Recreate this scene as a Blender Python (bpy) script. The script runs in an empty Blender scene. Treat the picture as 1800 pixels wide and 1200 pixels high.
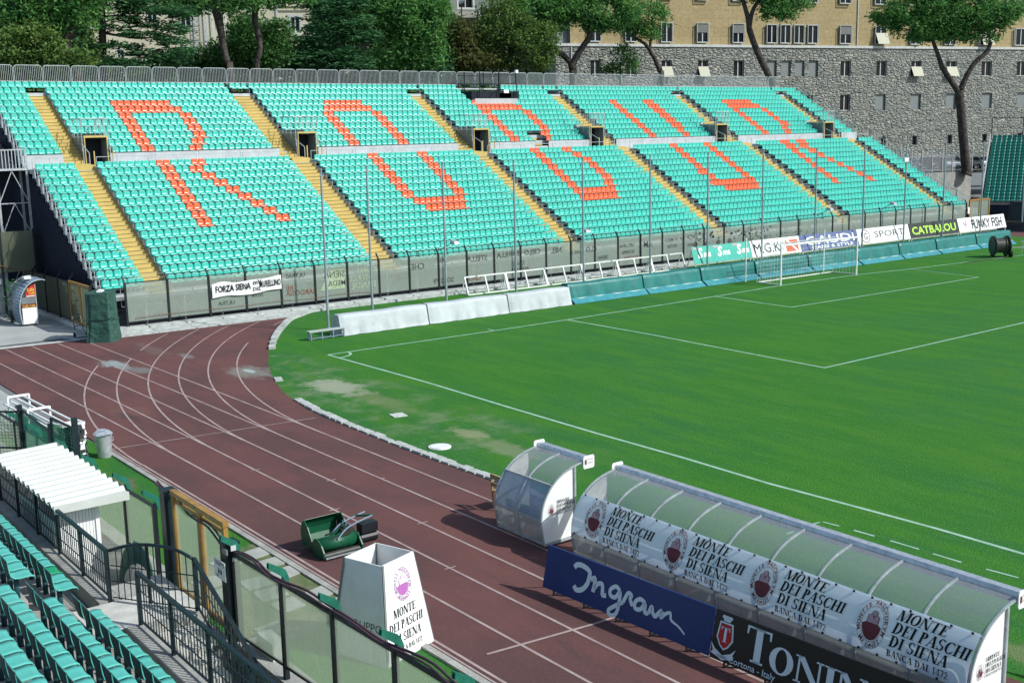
import bpy, bmesh, math, random
from mathutils import Vector, Matrix
R=math.radians
random.seed(7)
sc=bpy.context.scene
col=sc.collection
# ------------------------------------------------------------ camera, light, exposure
CAM=Vector((45.8216,-24.0968,9.6438)); YAW,PITCH,ROLL=2.4979,-0.1784,-0.0214
fw=Vector((math.cos(PITCH)*math.cos(YAW),math.cos(PITCH)*math.sin(YAW),math.sin(PITCH)))
rt0=Vector((math.sin(YAW),-math.cos(YAW),0)); up0=rt0.cross(fw)
rt=rt0*math.cos(ROLL)+up0*math.sin(ROLL); up=up0*math.cos(ROLL)-rt0*math.sin(ROLL)
cd=bpy.data.cameras.new('camera'); cam=bpy.data.objects.new('camera',cd); col.objects.link(cam)
m3=Matrix((rt,up,-fw)).transposed(); cam.matrix_world=Matrix.Translation(CAM)@m3.to_4x4()
cd.sensor_width=36; cd.lens=36*2046.3/1800; cd.clip_start=.1; cd.clip_end=2000
sc.camera=cam
SAZ,SEL=R(34),R(41)
w=bpy.data.worlds.new('World'); sc.world=w; w.use_nodes=True
nt=w.node_tree; sky=nt.nodes.new('ShaderNodeTexSky'); sky.sky_type='NISHITA'; sky.sun_disc=False
sky.sun_elevation=SEL; sky.sun_rotation=R(90)-SAZ
bg=nt.nodes['Background']; nt.links.new(sky.outputs[0],bg.inputs[0]); bg.inputs[1].default_value=.135
sd=bpy.data.lights.new('sun','SUN'); sd.energy=4.0; sd.angle=R(.53); sd.color=(1,.985,.94)
so=bpy.data.objects.new('sun',sd); col.objects.link(so)
sdir=Vector((math.cos(SEL)*math.cos(SAZ),math.cos(SEL)*math.sin(SAZ),math.sin(SEL)))
so.rotation_euler=sdir.to_track_quat('Z','Y').to_euler(); so.location=(0,0,60)
sc.view_settings.view_transform='Standard'; sc.view_settings.look='None'; sc.view_settings.exposure=.22; sc.view_settings.gamma=1
sc.render.engine='CYCLES'; sc.cycles.max_bounces=5; sc.cycles.transparent_max_bounces=14
sc.cycles.use_denoising=True
# ------------------------------------------------------------ materials
def mat(name,c,rough=.7,spec=.3,var=.18,scale=2.,c2=None,bump=0,bscale=None,metal=0,alpha=1,detail=4,trans=0,isl=0,stretch=None,alphavar=0,tl=0):
    m=bpy.data.materials.new(name); m.use_nodes=True; n=m.node_tree.nodes; l=m.node_tree.links
    b=n['Principled BSDF']; b.inputs['Roughness'].default_value=rough; b.inputs['Specular IOR Level'].default_value=spec; b.inputs['Metallic'].default_value=metal
    g=n.new('ShaderNodeNewGeometry'); vec=g.outputs['Position']
    if stretch:
        mp=n.new('ShaderNodeMapping'); mp.inputs['Scale'].default_value=stretch; l.new(vec,mp.inputs['Vector']); vec=mp.outputs[0]
    if c2 is None: c2=tuple(max(0,x*(1-var)) for x in c); c=tuple(min(1,x*(1+var*.6)) for x in c)
    fac=None
    if var or True:
        t=n.new('ShaderNodeTexNoise'); t.inputs['Scale'].default_value=scale; t.inputs['Detail'].default_value=detail; t.inputs['Roughness'].default_value=.65
        l.new(vec,t.inputs['Vector'])
        rp=n.new('ShaderNodeMapRange'); rp.inputs['From Min'].default_value=.33; rp.inputs['From Max'].default_value=.67; l.new(t.outputs['Fac'],rp.inputs['Value']); fac=rp.outputs[0]
    if isl:
        a=n.new('ShaderNodeMath'); a.operation='MULTIPLY_ADD'; a.inputs[1].default_value=isl; l.new(g.outputs['Random Per Island'],a.inputs[0])
        s=n.new('ShaderNodeMath'); s.operation='MULTIPLY'; s.inputs[1].default_value=1-isl; l.new(fac,s.inputs[0]); l.new(s.outputs[0],a.inputs[2]); fac=a.outputs[0]
    mx=n.new('ShaderNodeMix'); mx.data_type='RGBA'; mx.inputs[6].default_value=(*c,1); mx.inputs[7].default_value=(*c2,1); l.new(fac,mx.inputs[0]); l.new(mx.outputs[2],b.inputs['Base Color'])
    if bump:
        t2=n.new('ShaderNodeTexNoise'); t2.inputs['Scale'].default_value=bscale or scale*6; t2.inputs['Detail'].default_value=5; l.new(g.outputs['Position'],t2.inputs['Vector'])
        bp=n.new('ShaderNodeBump'); bp.inputs['Strength'].default_value=1; bp.inputs['Distance'].default_value=bump; l.new(t2.outputs['Fac'],bp.inputs['Height']); l.new(bp.outputs[0],b.inputs['Normal'])
    if alphavar:
        r2=n.new('ShaderNodeMapRange'); r2.inputs['To Min'].default_value=alpha-alphavar; r2.inputs['To Max'].default_value=min(1,alpha+alphavar); l.new(fac,r2.inputs['Value']); l.new(r2.outputs[0],b.inputs['Alpha'])
    else: b.inputs['Alpha'].default_value=alpha
    if tl:
        tr_=n.new('ShaderNodeBsdfTranslucent'); l.new(mx.outputs[2],tr_.inputs[0]); ms=n.new('ShaderNodeMixShader'); ms.inputs[0].default_value=tl
        l.new(b.outputs[0],ms.inputs[1]); l.new(tr_.outputs[0],ms.inputs[2]); tp=n.new('ShaderNodeBsdfTransparent'); m2=n.new('ShaderNodeMixShader'); l.new(tp.outputs[0],m2.inputs[1]); l.new(ms.outputs[0],m2.inputs[2])
        if alphavar: l.new(r2.outputs[0],m2.inputs[0]); [l.remove(k) for k in list(b.inputs['Alpha'].links)]
        else: m2.inputs[0].default_value=alpha
        b.inputs['Alpha'].default_value=1; l.new(m2.outputs[0],n['Material Output'].inputs[0])
    return m
K={}
def mk(k,*a,**kw): K[k]=mat(k,*a,**kw)
mk('seat',(.025,.47,.37),.30,.6,scale=1.2,c2=(.035,.39,.31),isl=.5)
mk('orange',(.68,.12,.02),.30,.6,scale=1.2,c2=(.6,.085,.02),isl=.5)
mk('near_seat',(.075,.44,.37),.5,.3,scale=3,c2=(.10,.39,.34),isl=.6)
mk('seat_rear_shade',(.016,.07,.085),.6,.3)  # deep shade behind and under the near seats, put into the colour
mk('kerb_stone',(.52,.55,.52),.9,.2,scale=3,c2=(.30,.33,.31),detail=8)
mk('slab',(.40,.42,.37),.9,.2,scale=3,c2=(.28,.30,.27),detail=8)
mk('green_seat',(.01,.30,.13),.5,.3)
mk('shade_seat',(.006,.20,.15),.4,.4,isl=.4)  # seat colour lowered so it carries the far stand's shade
mk('yellow',(.58,.45,.16),.8,.15,scale=1.3,c2=(.46,.36,.13),detail=8)
mk('alu',(.44,.48,.49),.55,.4,var=.15,scale=1.5)
mk('dark',(.022,.027,.036),.85,.15,var=.3)
mk('black',(.010,.014,.018),.45,.4,var=.3,scale=6)
mk('navy_sheet',(.016,.022,.038),.8,.2,scale=.6,c2=(.008,.012,.022))
mk('galv',(.42,.47,.48),.42,.5,var=.25,scale=5,metal=.25)
mk('pole',(.26,.32,.34),.4,.5,var=.2,scale=2)
mk('white',(.80,.82,.80),.45,.4,var=.06,scale=3)
mk('white_frame',(.74,.76,.74),.5,.3,var=.14,scale=4)
mk('cover_white',(.45,.50,.51),.6,.3,var=.14,scale=1.2,bump=.012,bscale=2.)
mk('cover_teal',(.008,.185,.165),.45,.4,scale=1.5,c2=(.006,.13,.12),bump=.012,bscale=2.2)
mk('cover_skirt',(.05,.28,.30),.5,.4,scale=2,c2=(.03,.20,.24),bump=.01,bscale=3)
mk('concrete',(.40,.40,.36),.9,.2,scale=1.5,c2=(.25,.26,.24),detail=8,bump=.02,bscale=14)
mk('pale_stone',(.62,.64,.60),.9,.2,scale=3,c2=(.40,.43,.41),detail=8,bump=.02,bscale=12)
mk('pale_step',(.60,.60,.54),.9,.2,scale=3,c2=(.42,.43,.40),detail=8)
mk('yard',(.40,.42,.40),.9,.2,scale=.6,c2=(.30,.32,.31),detail=8)
mk('asphalt',(.20,.21,.205),.9,.2,scale=.6,c2=(.14,.15,.15),detail=8)
mk('line',(.42,.34,.32),.85,.2,scale=1.4,c2=(.26,.19,.18),detail=8)
mk('pitch_line',(.38,.54,.45),.9,.1,scale=2.2,c2=(.20,.38,.25),detail=8)
mk('plexi',(.40,.46,.40),.35,.5,scale=.8,c2=(.27,.34,.29),alpha=.46,alphavar=.14,detail=3)
mk('plexi_side',(.30,.34,.24),.35,.5,scale=.8,c2=(.20,.25,.17),alpha=.72,alphavar=.1,detail=7,tl=.6)
mk('plexi_near',(.52,.58,.46),.35,.4,scale=.9,c2=(.36,.44,.34),alpha=.42,alphavar=.15,detail=6,stretch=(1,1,.35),tl=.75)
mk('clear',(.34,.37,.39),.18,.6,scale=2,c2=(.24,.27,.29),alpha=.48,alphavar=.12,detail=8)
mk('poly_blue',(.30,.40,.50),.3,.5,scale=1.5,c2=(.19,.27,.36),alpha=.93,detail=6,tl=.2)
mk('poly_grey',(.50,.52,.48),.4,.4,scale=2,c2=(.38,.41,.39),alpha=.9,detail=7,tl=.25)
mk('banner',(.80,.92,.98),.5,.2,var=.03,scale=1.5,tl=.34)
mk('barrier',(.44,.49,.49),.45,.4,var=.15,scale=5)
mk('ink',(.008,.01,.012),.6,.2,var=0)
mk('graf',(.08,.09,.08),.8,.1,var=.3,scale=8)
mk('graf_pale',(.34,.42,.28),.8,.1,var=.3,scale=8)
mk('graf_red',(.20,.10,.07),.8,.1,var=.3,scale=8)
mk('burgundy',(.17,.045,.05),.6,.2,var=.2,scale=12)
mk('mauve',(.42,.14,.42),.6,.2,var=.1,scale=12)
mk('grey_print',(.45,.40,.42),.6,.2,var=.2,scale=10)
mk('rose',(.48,.33,.34),.6,.2,var=.2,scale=10)
mk('royal',(.006,.032,.15),.45,.35,var=.12,scale=1)
mk('pale_print',(.62,.76,.80),.6,.2,var=.05)
mk('board_black',(.009,.012,.012),.4,.4,var=.25,scale=2)
mk('crest_red',(.42,.02,.025),.5,.3,var=.1)
mk('gold_frame',(.34,.19,.045),.5,.4,var=.25,scale=5)
mk('fence_green',(.015,.15,.10),.45,.4,var=.3,scale=5)
mk('dark_green',(.007,.020,.025),.45,.4,var=.3,scale=5)
mk('tarp',(.035,.10,.075),.6,.3,scale=2.5,c2=(.02,.07,.055),bump=.10,bscale=3.5)
mk('mower',(.008,.085,.04),.4,.3,var=.25,scale=4)
mk('tyre',(.012,.012,.012),.8,.2,var=.2)
mk('cream',(.62,.58,.42),.85,.15,scale=.35,c2=(.52,.49,.36),detail=6)
mk('ochre',(.42,.31,.13),.85,.15,scale=.25,c2=(.36,.27,.12),detail=6)
mk('glass_dark',(.012,.016,.02),.12,.12,var=.3,scale=1)
mk('shutter',(.46,.46,.36),.6,.2,var=.08)
mk('roller',(.17,.18,.165),.7,.2,var=.1)
mk('frame_white',(.50,.53,.52),.6,.3,var=.06)
mk('bark',(.10,.088,.075),.95,.1,scale=2.5,c2=(.035,.03,.028),bump=.12,bscale=5,detail=8)
mk('bark_pale',(.20,.18,.17),.95,.1,scale=3,c2=(.08,.07,.07),bump=.05,bscale=6)
mk('pine',(.16,.34,.075),.7,.2,scale=.7,c2=(.035,.15,.05),isl=.55,tl=.35)
mk('cedar',(.085,.22,.07),.7,.2,scale=.9,c2=(.02,.09,.045),isl=.55,tl=.35)
mk('leaf',(.16,.25,.05),.6,.3,scale=.9,c2=(.045,.12,.03),isl=.6,tl=.35)
mk('ivy',(.09,.22,.045),.6,.3,scale=.9,c2=(.03,.11,.03),isl=.6,tl=.35)
mk('rust_leaf',(.13,.14,.04),.7,.2,scale=.9,c2=(.05,.07,.02),isl=.6,tl=.35)
mk('net',(.55,.62,.60),.8,.1,var=.1)
mk('teal_board',(.06,.42,.33),.5,.3,var=.08)
mk('blue_board',(.10,.14,.30),.5,.3,var=.15,scale=3)
mk('charcoal',(.028,.035,.033),.5,.3,var=.15)
mk('lime',(.42,.72,.10),.6,.2,var=.05)
mk('salmon',(.62,.13,.06),.6,.2,var=.1)
mk('lilac',(.45,.20,.36),.6,.2,var=.1)
mk('wood',(.34,.24,.12),.6,.3,var=.25,scale=6)
mk('zinc',(.50,.55,.58),.35,.5,var=.25,scale=7,metal=.5)
mk('cafe_red',(.45,.03,.02),.5,.3,var=.1); mk('cafe_brown',(.16,.03,.012),.5,.3,var=.1); mk('cafe_yellow',(.75,.48,.07),.5,.3,var=.1)
mk('car_silver',(.42,.46,.50),.25,.6,var=.05,metal=.5); mk('car_dark',(.02,.025,.035),.2,.6,var=.05); mk('car_white',(.72,.74,.75),.25,.6,var=.04)
mk('roof_white',(.56,.60,.55),.5,.3,var=.08,scale=2)
mk('bench_top',(.42,.46,.44),.6,.3,var=.15); mk('bench_leg',(.18,.25,.32),.5,.4,var=.1)
mk('grey_panel',(.20,.225,.22),.5,.3,var=.06,scale=2)
mk('purple_cable',(.07,.035,.05),.6,.3,var=.3)
mk('green_brick',(.08,.12,.09),.8,.2,var=.3,scale=5)
mk('reel',(.035,.04,.032),.5,.4,var=.4,scale=4)
mk('verge_soil',(.055,.12,.035),.95,.1,scale=2.5,c2=(.20,.19,.12),detail=8)
mk('copper',(.22,.11,.06),.8,.2,var=.3)
# grass
def grass_mat(name,worn):
    m=bpy.data.materials.new(name); m.use_nodes=True; n=m.node_tree.nodes; l=m.node_tree.links; b=n['Principled BSDF']
    b.inputs['Roughness'].default_value=.9; b.inputs['Specular IOR Level'].default_value=.12
    g=n.new('ShaderNodeNewGeometry'); P=g.outputs['Position']
    def noise(s,d,vec=P,r=.6):
        t=n.new('ShaderNodeTexNoise'); t.inputs['Scale'].default_value=s; t.inputs['Detail'].default_value=d; t.inputs['Roughness'].default_value=r; l.new(vec,t.inputs['Vector']); return t.outputs['Fac']
    def rng(v,a,c,lo=0.,hi=1.):
        t=n.new('ShaderNodeMapRange'); t.interpolation_type='SMOOTHSTEP'; t.inputs['From Min'].default_value=a; t.inputs['From Max'].default_value=c; t.inputs['To Min'].default_value=lo; t.inputs['To Max'].default_value=hi; l.new(v,t.inputs['Value']); return t.outputs[0]
    def mix(f,a,c):
        t=n.new('ShaderNodeMix'); t.data_type='RGBA'; l.new(f,t.inputs[0])
        for i,x in ((6,a),(7,c)):
            if isinstance(x,tuple): t.inputs[i].default_value=(*x,1)
            else: l.new(x,t.inputs[i])
        return t.outputs[2]
    def math_(op,a,c):
        t=n.new('ShaderNodeMath'); t.operation=op
        for i,x in ((0,a),(1,c)):
            if isinstance(x,(int,float)): t.inputs[i].default_value=x
            else: l.new(x,t.inputs[i])
        return t.outputs[0]
    mp=n.new('ShaderNodeMapping'); mp.inputs['Scale'].default_value=(.22,1.,1.); l.new(P,mp.inputs['Vector'])
    c=mix(rng(noise(.09,3),.35,.65),(.038,.176,.018),(.031,.156,.036))
    c=mix(rng(noise(.9,6,mp.outputs[0]),.35,.7),c,(.060,.205,.020))
    c=mix(rng(noise(24,5),.40,.70,0,.85),c,(.014,.080,.012))
    c=mix(rng(noise(3.2,6,mp.outputs[0],.7),.5,.75,0,.5),c,(.075,.20,.045))
    c=mix(rng(noise(9,5),.54,.72,0,.6),c,(.10,.23,.05))
    if worn:
        sx=n.new('ShaderNodeSeparateXYZ'); l.new(P,sx.inputs[0])
        # worn apron between touchline and kerb
        band=math_('MULTIPLY',rng(sx.outputs[1],-.5,-1.8),rng(sx.outputs[1],-6.,-4.6))
        band=math_('MULTIPLY',band,rng(sx.outputs[0],24,12))
        sp=math_('MULTIPLY',band,rng(noise(.42,8,P,.7),.47,.66))
        c=mix(math_('MULTIPLY',sp,.8),c,(.15,.215,.11))
        # bare patch at the bend
        def spot(x,y,rx,ry,s,colr):
            nonlocal c
            dx=math_('DIVIDE',math_('SUBTRACT',sx.outputs[0],x),rx); dy=math_('DIVIDE',math_('SUBTRACT',sx.outputs[1],y),ry)
            d=math_('SQRT',math_('ADD',math_('MULTIPLY',dx,dx),math_('MULTIPLY',dy,dy)),0)
            d=math_('ADD',d,math_('MULTIPLY',math_('SUBTRACT',noise(1.3,7,P,.75),.5),2.2))
            c=mix(rng(d,1.1,.45,0,s),c,colr)
        spot(6.2,-3.0,2.2,1.0,.9,(.30,.33,.24)); spot(17.6,-3.4,2.0,.6,.6,(.22,.25,.15)); spot(15.6,-3.2,1.2,.5,.6,(.30,.30,.18)); spot(9.5,-2.9,2.5,.7,.45,(.2,.22,.12)); spot(36,-4.6,1.6,.6,.5,(.22,.22,.12))
        spot(13.5,-13.9,1.2,.45,.75,(.15,.13,.085))
    l.new(c,b.inputs['Base Color'])
    bp=n.new('ShaderNodeBump'); bp.inputs['Distance'].default_value=.05; bp.inputs['Strength'].default_value=.7; l.new(noise(22,4),bp.inputs['Height']); l.new(bp.outputs[0],b.inputs['Normal'])
    K[name]=m
grass_mat('grass',True)
def track_mat():
    m=bpy.data.materials.new('tartan'); m.use_nodes=True; n=m.node_tree.nodes; l=m.node_tree.links; b=n['Principled BSDF']
    b.inputs['Roughness'].default_value=.9; b.inputs['Specular IOR Level'].default_value=.15
    g=n.new('ShaderNodeNewGeometry'); P=g.outputs['Position']
    def noise(s,d,st=None,r=.65):
        v=P
        if st:
            mp=n.new('ShaderNodeMapping'); mp.inputs['Scale'].default_value=st; l.new(P,mp.inputs['Vector']); v=mp.outputs[0]
        t=n.new('ShaderNodeTexNoise'); t.inputs['Scale'].default_value=s; t.inputs['Detail'].default_value=d; t.inputs['Roughness'].default_value=r; l.new(v,t.inputs['Vector']); return t.outputs['Fac']
    def rng(v,a,c,hi=1.):
        t=n.new('ShaderNodeMapRange'); t.interpolation_type='SMOOTHSTEP'; t.inputs['From Min'].default_value=a; t.inputs['From Max'].default_value=c; t.inputs['To Max'].default_value=hi; l.new(v,t.inputs['Value']); return t.outputs[0]
    def mix(f,a,c):
        t=n.new('ShaderNodeMix'); t.data_type='RGBA'; l.new(f,t.inputs[0])
        for i,x in ((6,a),(7,c)):
            if isinstance(x,tuple): t.inputs[i].default_value=(*x,1)
            else: l.new(x,t.inputs[i])
        return t.outputs[2]
    c=mix(rng(noise(.30,7,(.6,1.,1)),.36,.66),(.138,.062,.056),(.092,.050,.048))
    c=mix(rng(noise(.8,8,(.35,1.4,1),.75),.52,.74,.8),c,(.060,.044,.044))
    c=mix(rng(noise(.55,7,(.5,1.2,1),.7),.62,.76,.75),c,(.19,.075,.058))
    c=mix(rng(noise(14,5),.5,.75,.35),c,(.20,.12,.10))
    sx=n.new('ShaderNodeSeparateXYZ'); l.new(P,sx.inputs[0])
    def mth(op,a,b_):
        t=n.new('ShaderNodeMath'); t.operation=op
        for i,x in ((0,a),(1,b_)):
            if isinstance(x,(int,float)): t.inputs[i].default_value=x
            else: l.new(x,t.inputs[i])
        return t.outputs[0]
    wob=mth('MULTIPLY',mth('SUBTRACT',noise(1.4,7,(.6,1.4,1),.75),.5),2.6)
    for x,y,rx,ry,s_,cl in ((-4.6,-8.1,1.0,.55,.9,(.27,.33,.32)),(-3.6,-8.0,.8,.3,.8,(.22,.27,.26)),(-2.6,-7.6,1.1,.45,.7,(.17,.19,.18)),(1.2,-4.3,1.6,.9,.75,(.20,.21,.18)),(.9,-4.2,.5,.22,.9,(.34,.42,.40)),(-4.2,-4.9,.9,.3,.6,(.2,.2,.19)),(4.9,-10.6,1.0,.7,.6,(.16,.085,.07)),(5.6,-10.9,1.2,.3,.5,(.05,.045,.045)),(-7,-5.5,2.2,.5,.5,(.17,.12,.10))):
        dx=mth('DIVIDE',mth('SUBTRACT',sx.outputs[0],x),rx); dy=mth('DIVIDE',mth('SUBTRACT',sx.outputs[1],y),ry)
        d=mth('ADD',mth('SQRT',mth('ADD',mth('MULTIPLY',dx,dx),mth('MULTIPLY',dy,dy)),0),wob)
        t=n.new('ShaderNodeMapRange'); t.interpolation_type='SMOOTHSTEP'; t.inputs['From Min'].default_value=1.15; t.inputs['From Max'].default_value=.5; t.inputs['To Max'].default_value=s_; l.new(d,t.inputs['Value']); c=mix(t.outputs[0],c,cl)
    l.new(c,b.inputs['Base Color']); K['tartan']=m
track_mat()
def stone_mat(name,wid,hgt,c1,c2,mort,bump,msize=.03):
    m=bpy.data.materials.new(name); m.use_nodes=True; n=m.node_tree.nodes; l=m.node_tree.links; b=n['Principled BSDF']
    b.inputs['Roughness'].default_value=.9; b.inputs['Specular IOR Level'].default_value=.15
    tc=n.new('ShaderNodeTexCoord'); sx=n.new('ShaderNodeSeparateXYZ'); l.new(tc.outputs['Object'],sx.inputs[0])
    cb=n.new('ShaderNodeCombineXYZ'); ad=n.new('ShaderNodeMath'); ad.operation='ADD'; l.new(sx.outputs[0],ad.inputs[0]); l.new(sx.outputs[1],ad.inputs[1])
    nz=n.new('ShaderNodeTexNoise'); nz.inputs['Scale'].default_value=1.1; nz.inputs['Detail'].default_value=3; l.new(tc.outputs['Object'],nz.inputs['Vector'])
    mr=n.new('ShaderNodeMapRange'); mr.inputs['To Min'].default_value=-.22; mr.inputs['To Max'].default_value=.22; l.new(nz.outputs['Fac'],mr.inputs['Value'])
    a2=n.new('ShaderNodeMath'); a2.operation='ADD'; l.new(ad.outputs[0],a2.inputs[0]); l.new(mr.outputs[0],a2.inputs[1])
    a3=n.new('ShaderNodeMath'); a3.operation='ADD'; l.new(sx.outputs[2],a3.inputs[0]); l.new(mr.outputs[0],a3.inputs[1])
    l.new(a2.outputs[0],cb.inputs[0]); l.new(a3.outputs[0] if bump>.04 else sx.outputs[2],cb.inputs[1])
    bk=n.new('ShaderNodeTexBrick'); bk.inputs['Scale'].default_value=1; bk.inputs['Brick Width'].default_value=wid; bk.inputs['Row Height'].default_value=hgt; bk.inputs['Mortar Size'].default_value=msize; bk.inputs['Mortar Smooth'].default_value=.6; bk.offset=.4; bk.squash=.7; bk.squash_frequency=3
    bk.inputs['Color1'].default_value=(*c1,1); bk.inputs['Color2'].default_value=(*c2,1); bk.inputs['Mortar'].default_value=(*mort,1); l.new(cb.outputs[0],bk.inputs['Vector'])
    n2=n.new('ShaderNodeTexNoise'); n2.inputs['Scale'].default_value=3.2; n2.inputs['Detail'].default_value=6; n2.inputs['Roughness'].default_value=.7; l.new(tc.outputs['Object'],n2.inputs['Vector'])
    mx=n.new('ShaderNodeMix'); mx.data_type='RGBA'; mx.blend_type='MULTIPLY'; mx.inputs[0].default_value=.7; l.new(bk.outputs['Color'],mx.inputs[6])
    r2=n.new('ShaderNodeMapRange'); r2.inputs['From Min'].default_value=.3; r2.inputs['From Max'].default_value=.7; r2.inputs['To Min'].default_value=.55; r2.inputs['To Max'].default_value=1.25; l.new(n2.outputs['Fac'],r2.inputs['Value']); l.new(r2.outputs[0],mx.inputs[7])
    l.new(mx.outputs[2],b.inputs['Base Color'])
    mm=n.new('ShaderNodeMath'); mm.operation='MULTIPLY_ADD'; mm.inputs[1].default_value=-.9; l.new(bk.outputs['Fac'],mm.inputs[0]); l.new(n2.outputs['Fac'],mm.inputs[2])
    bp=n.new('ShaderNodeBump'); bp.inputs['Distance'].default_value=bump; bp.inputs['Strength'].default_value=1; l.new(mm.outputs[0],bp.inputs['Height']); l.new(bp.outputs[0],b.inputs['Normal'])
    K[name]=m
def rubble_mat(name):
    m=bpy.data.materials.new(name); m.use_nodes=True; n=m.node_tree.nodes; l=m.node_tree.links; b=n['Principled BSDF']
    b.inputs['Roughness'].default_value=.9; b.inputs['Specular IOR Level'].default_value=.15
    tc=n.new('ShaderNodeTexCoord'); mp=n.new('ShaderNodeMapping'); mp.inputs['Scale'].default_value=(1.7,1.7,3.6); l.new(tc.outputs['Object'],mp.inputs['Vector'])
    def vor(ft,sc_):
        v=n.new('ShaderNodeTexVoronoi'); v.feature=ft; v.inputs['Scale'].default_value=sc_; v.inputs['Randomness'].default_value=.75; l.new(mp.outputs[0],v.inputs['Vector']); return v
    v=vor('F1',1.); ve=vor('DISTANCE_TO_EDGE',1.)
    nz=n.new('ShaderNodeTexNoise'); nz.inputs['Scale'].default_value=2.6; nz.inputs['Detail'].default_value=7; nz.inputs['Roughness'].default_value=.7; l.new(tc.outputs['Object'],nz.inputs['Vector'])
    sp=n.new('ShaderNodeSeparateColor'); l.new(v.outputs['Color'],sp.inputs[0])
    rp=n.new('ShaderNodeValToRGB'); l.new(sp.outputs[0],rp.inputs[0]); rp.color_ramp.elements[0].color=(.215,.235,.215,1); rp.color_ramp.elements[1].color=(.37,.37,.32,1); x=rp.color_ramp.elements.new(.5); x.color=(.29,.31,.275,1)
    r3=n.new('ShaderNodeMapRange'); r3.inputs['From Max'].default_value=.10; r3.inputs['To Min'].default_value=.72; l.new(ve.outputs['Distance'],r3.inputs['Value'])
    r2=n.new('ShaderNodeMapRange'); r2.inputs['From Min'].default_value=.3; r2.inputs['From Max'].default_value=.7; r2.inputs['To Min'].default_value=.7; r2.inputs['To Max'].default_value=1.25; l.new(nz.outputs['Fac'],r2.inputs['Value'])
    mu=n.new('ShaderNodeMath'); mu.operation='MULTIPLY'; l.new(r3.outputs[0],mu.inputs[0]); l.new(r2.outputs[0],mu.inputs[1])
    mx=n.new('ShaderNodeMix'); mx.data_type='RGBA'; mx.blend_type='MULTIPLY'; mx.inputs[0].default_value=1; l.new(rp.outputs[0],mx.inputs[6]); l.new(mu.outputs[0],mx.inputs[7]); l.new(mx.outputs[2],b.inputs['Base Color'])
    r4=n.new('ShaderNodeMapRange'); r4.inputs['From Max'].default_value=.28; r4.interpolation_type='SMOOTHSTEP'; l.new(ve.outputs['Distance'],r4.inputs['Value'])
    hh=n.new('ShaderNodeMath'); hh.operation='MULTIPLY_ADD'; hh.inputs[1].default_value=.8; l.new(nz.outputs['Fac'],hh.inputs[0]); l.new(r4.outputs[0],hh.inputs[2])
    bp=n.new('ShaderNodeBump'); bp.inputs['Distance'].default_value=.20; bp.inputs['Strength'].default_value=1; l.new(hh.outputs[0],bp.inputs['Height']); l.new(bp.outputs[0],b.inputs['Normal']); K[name]=m
rubble_mat('rock_face')
stone_mat('ochre_tile',2.6,1.0,(.39,.31,.165),(.355,.285,.15),(.28,.225,.12),.008,.02)
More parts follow.
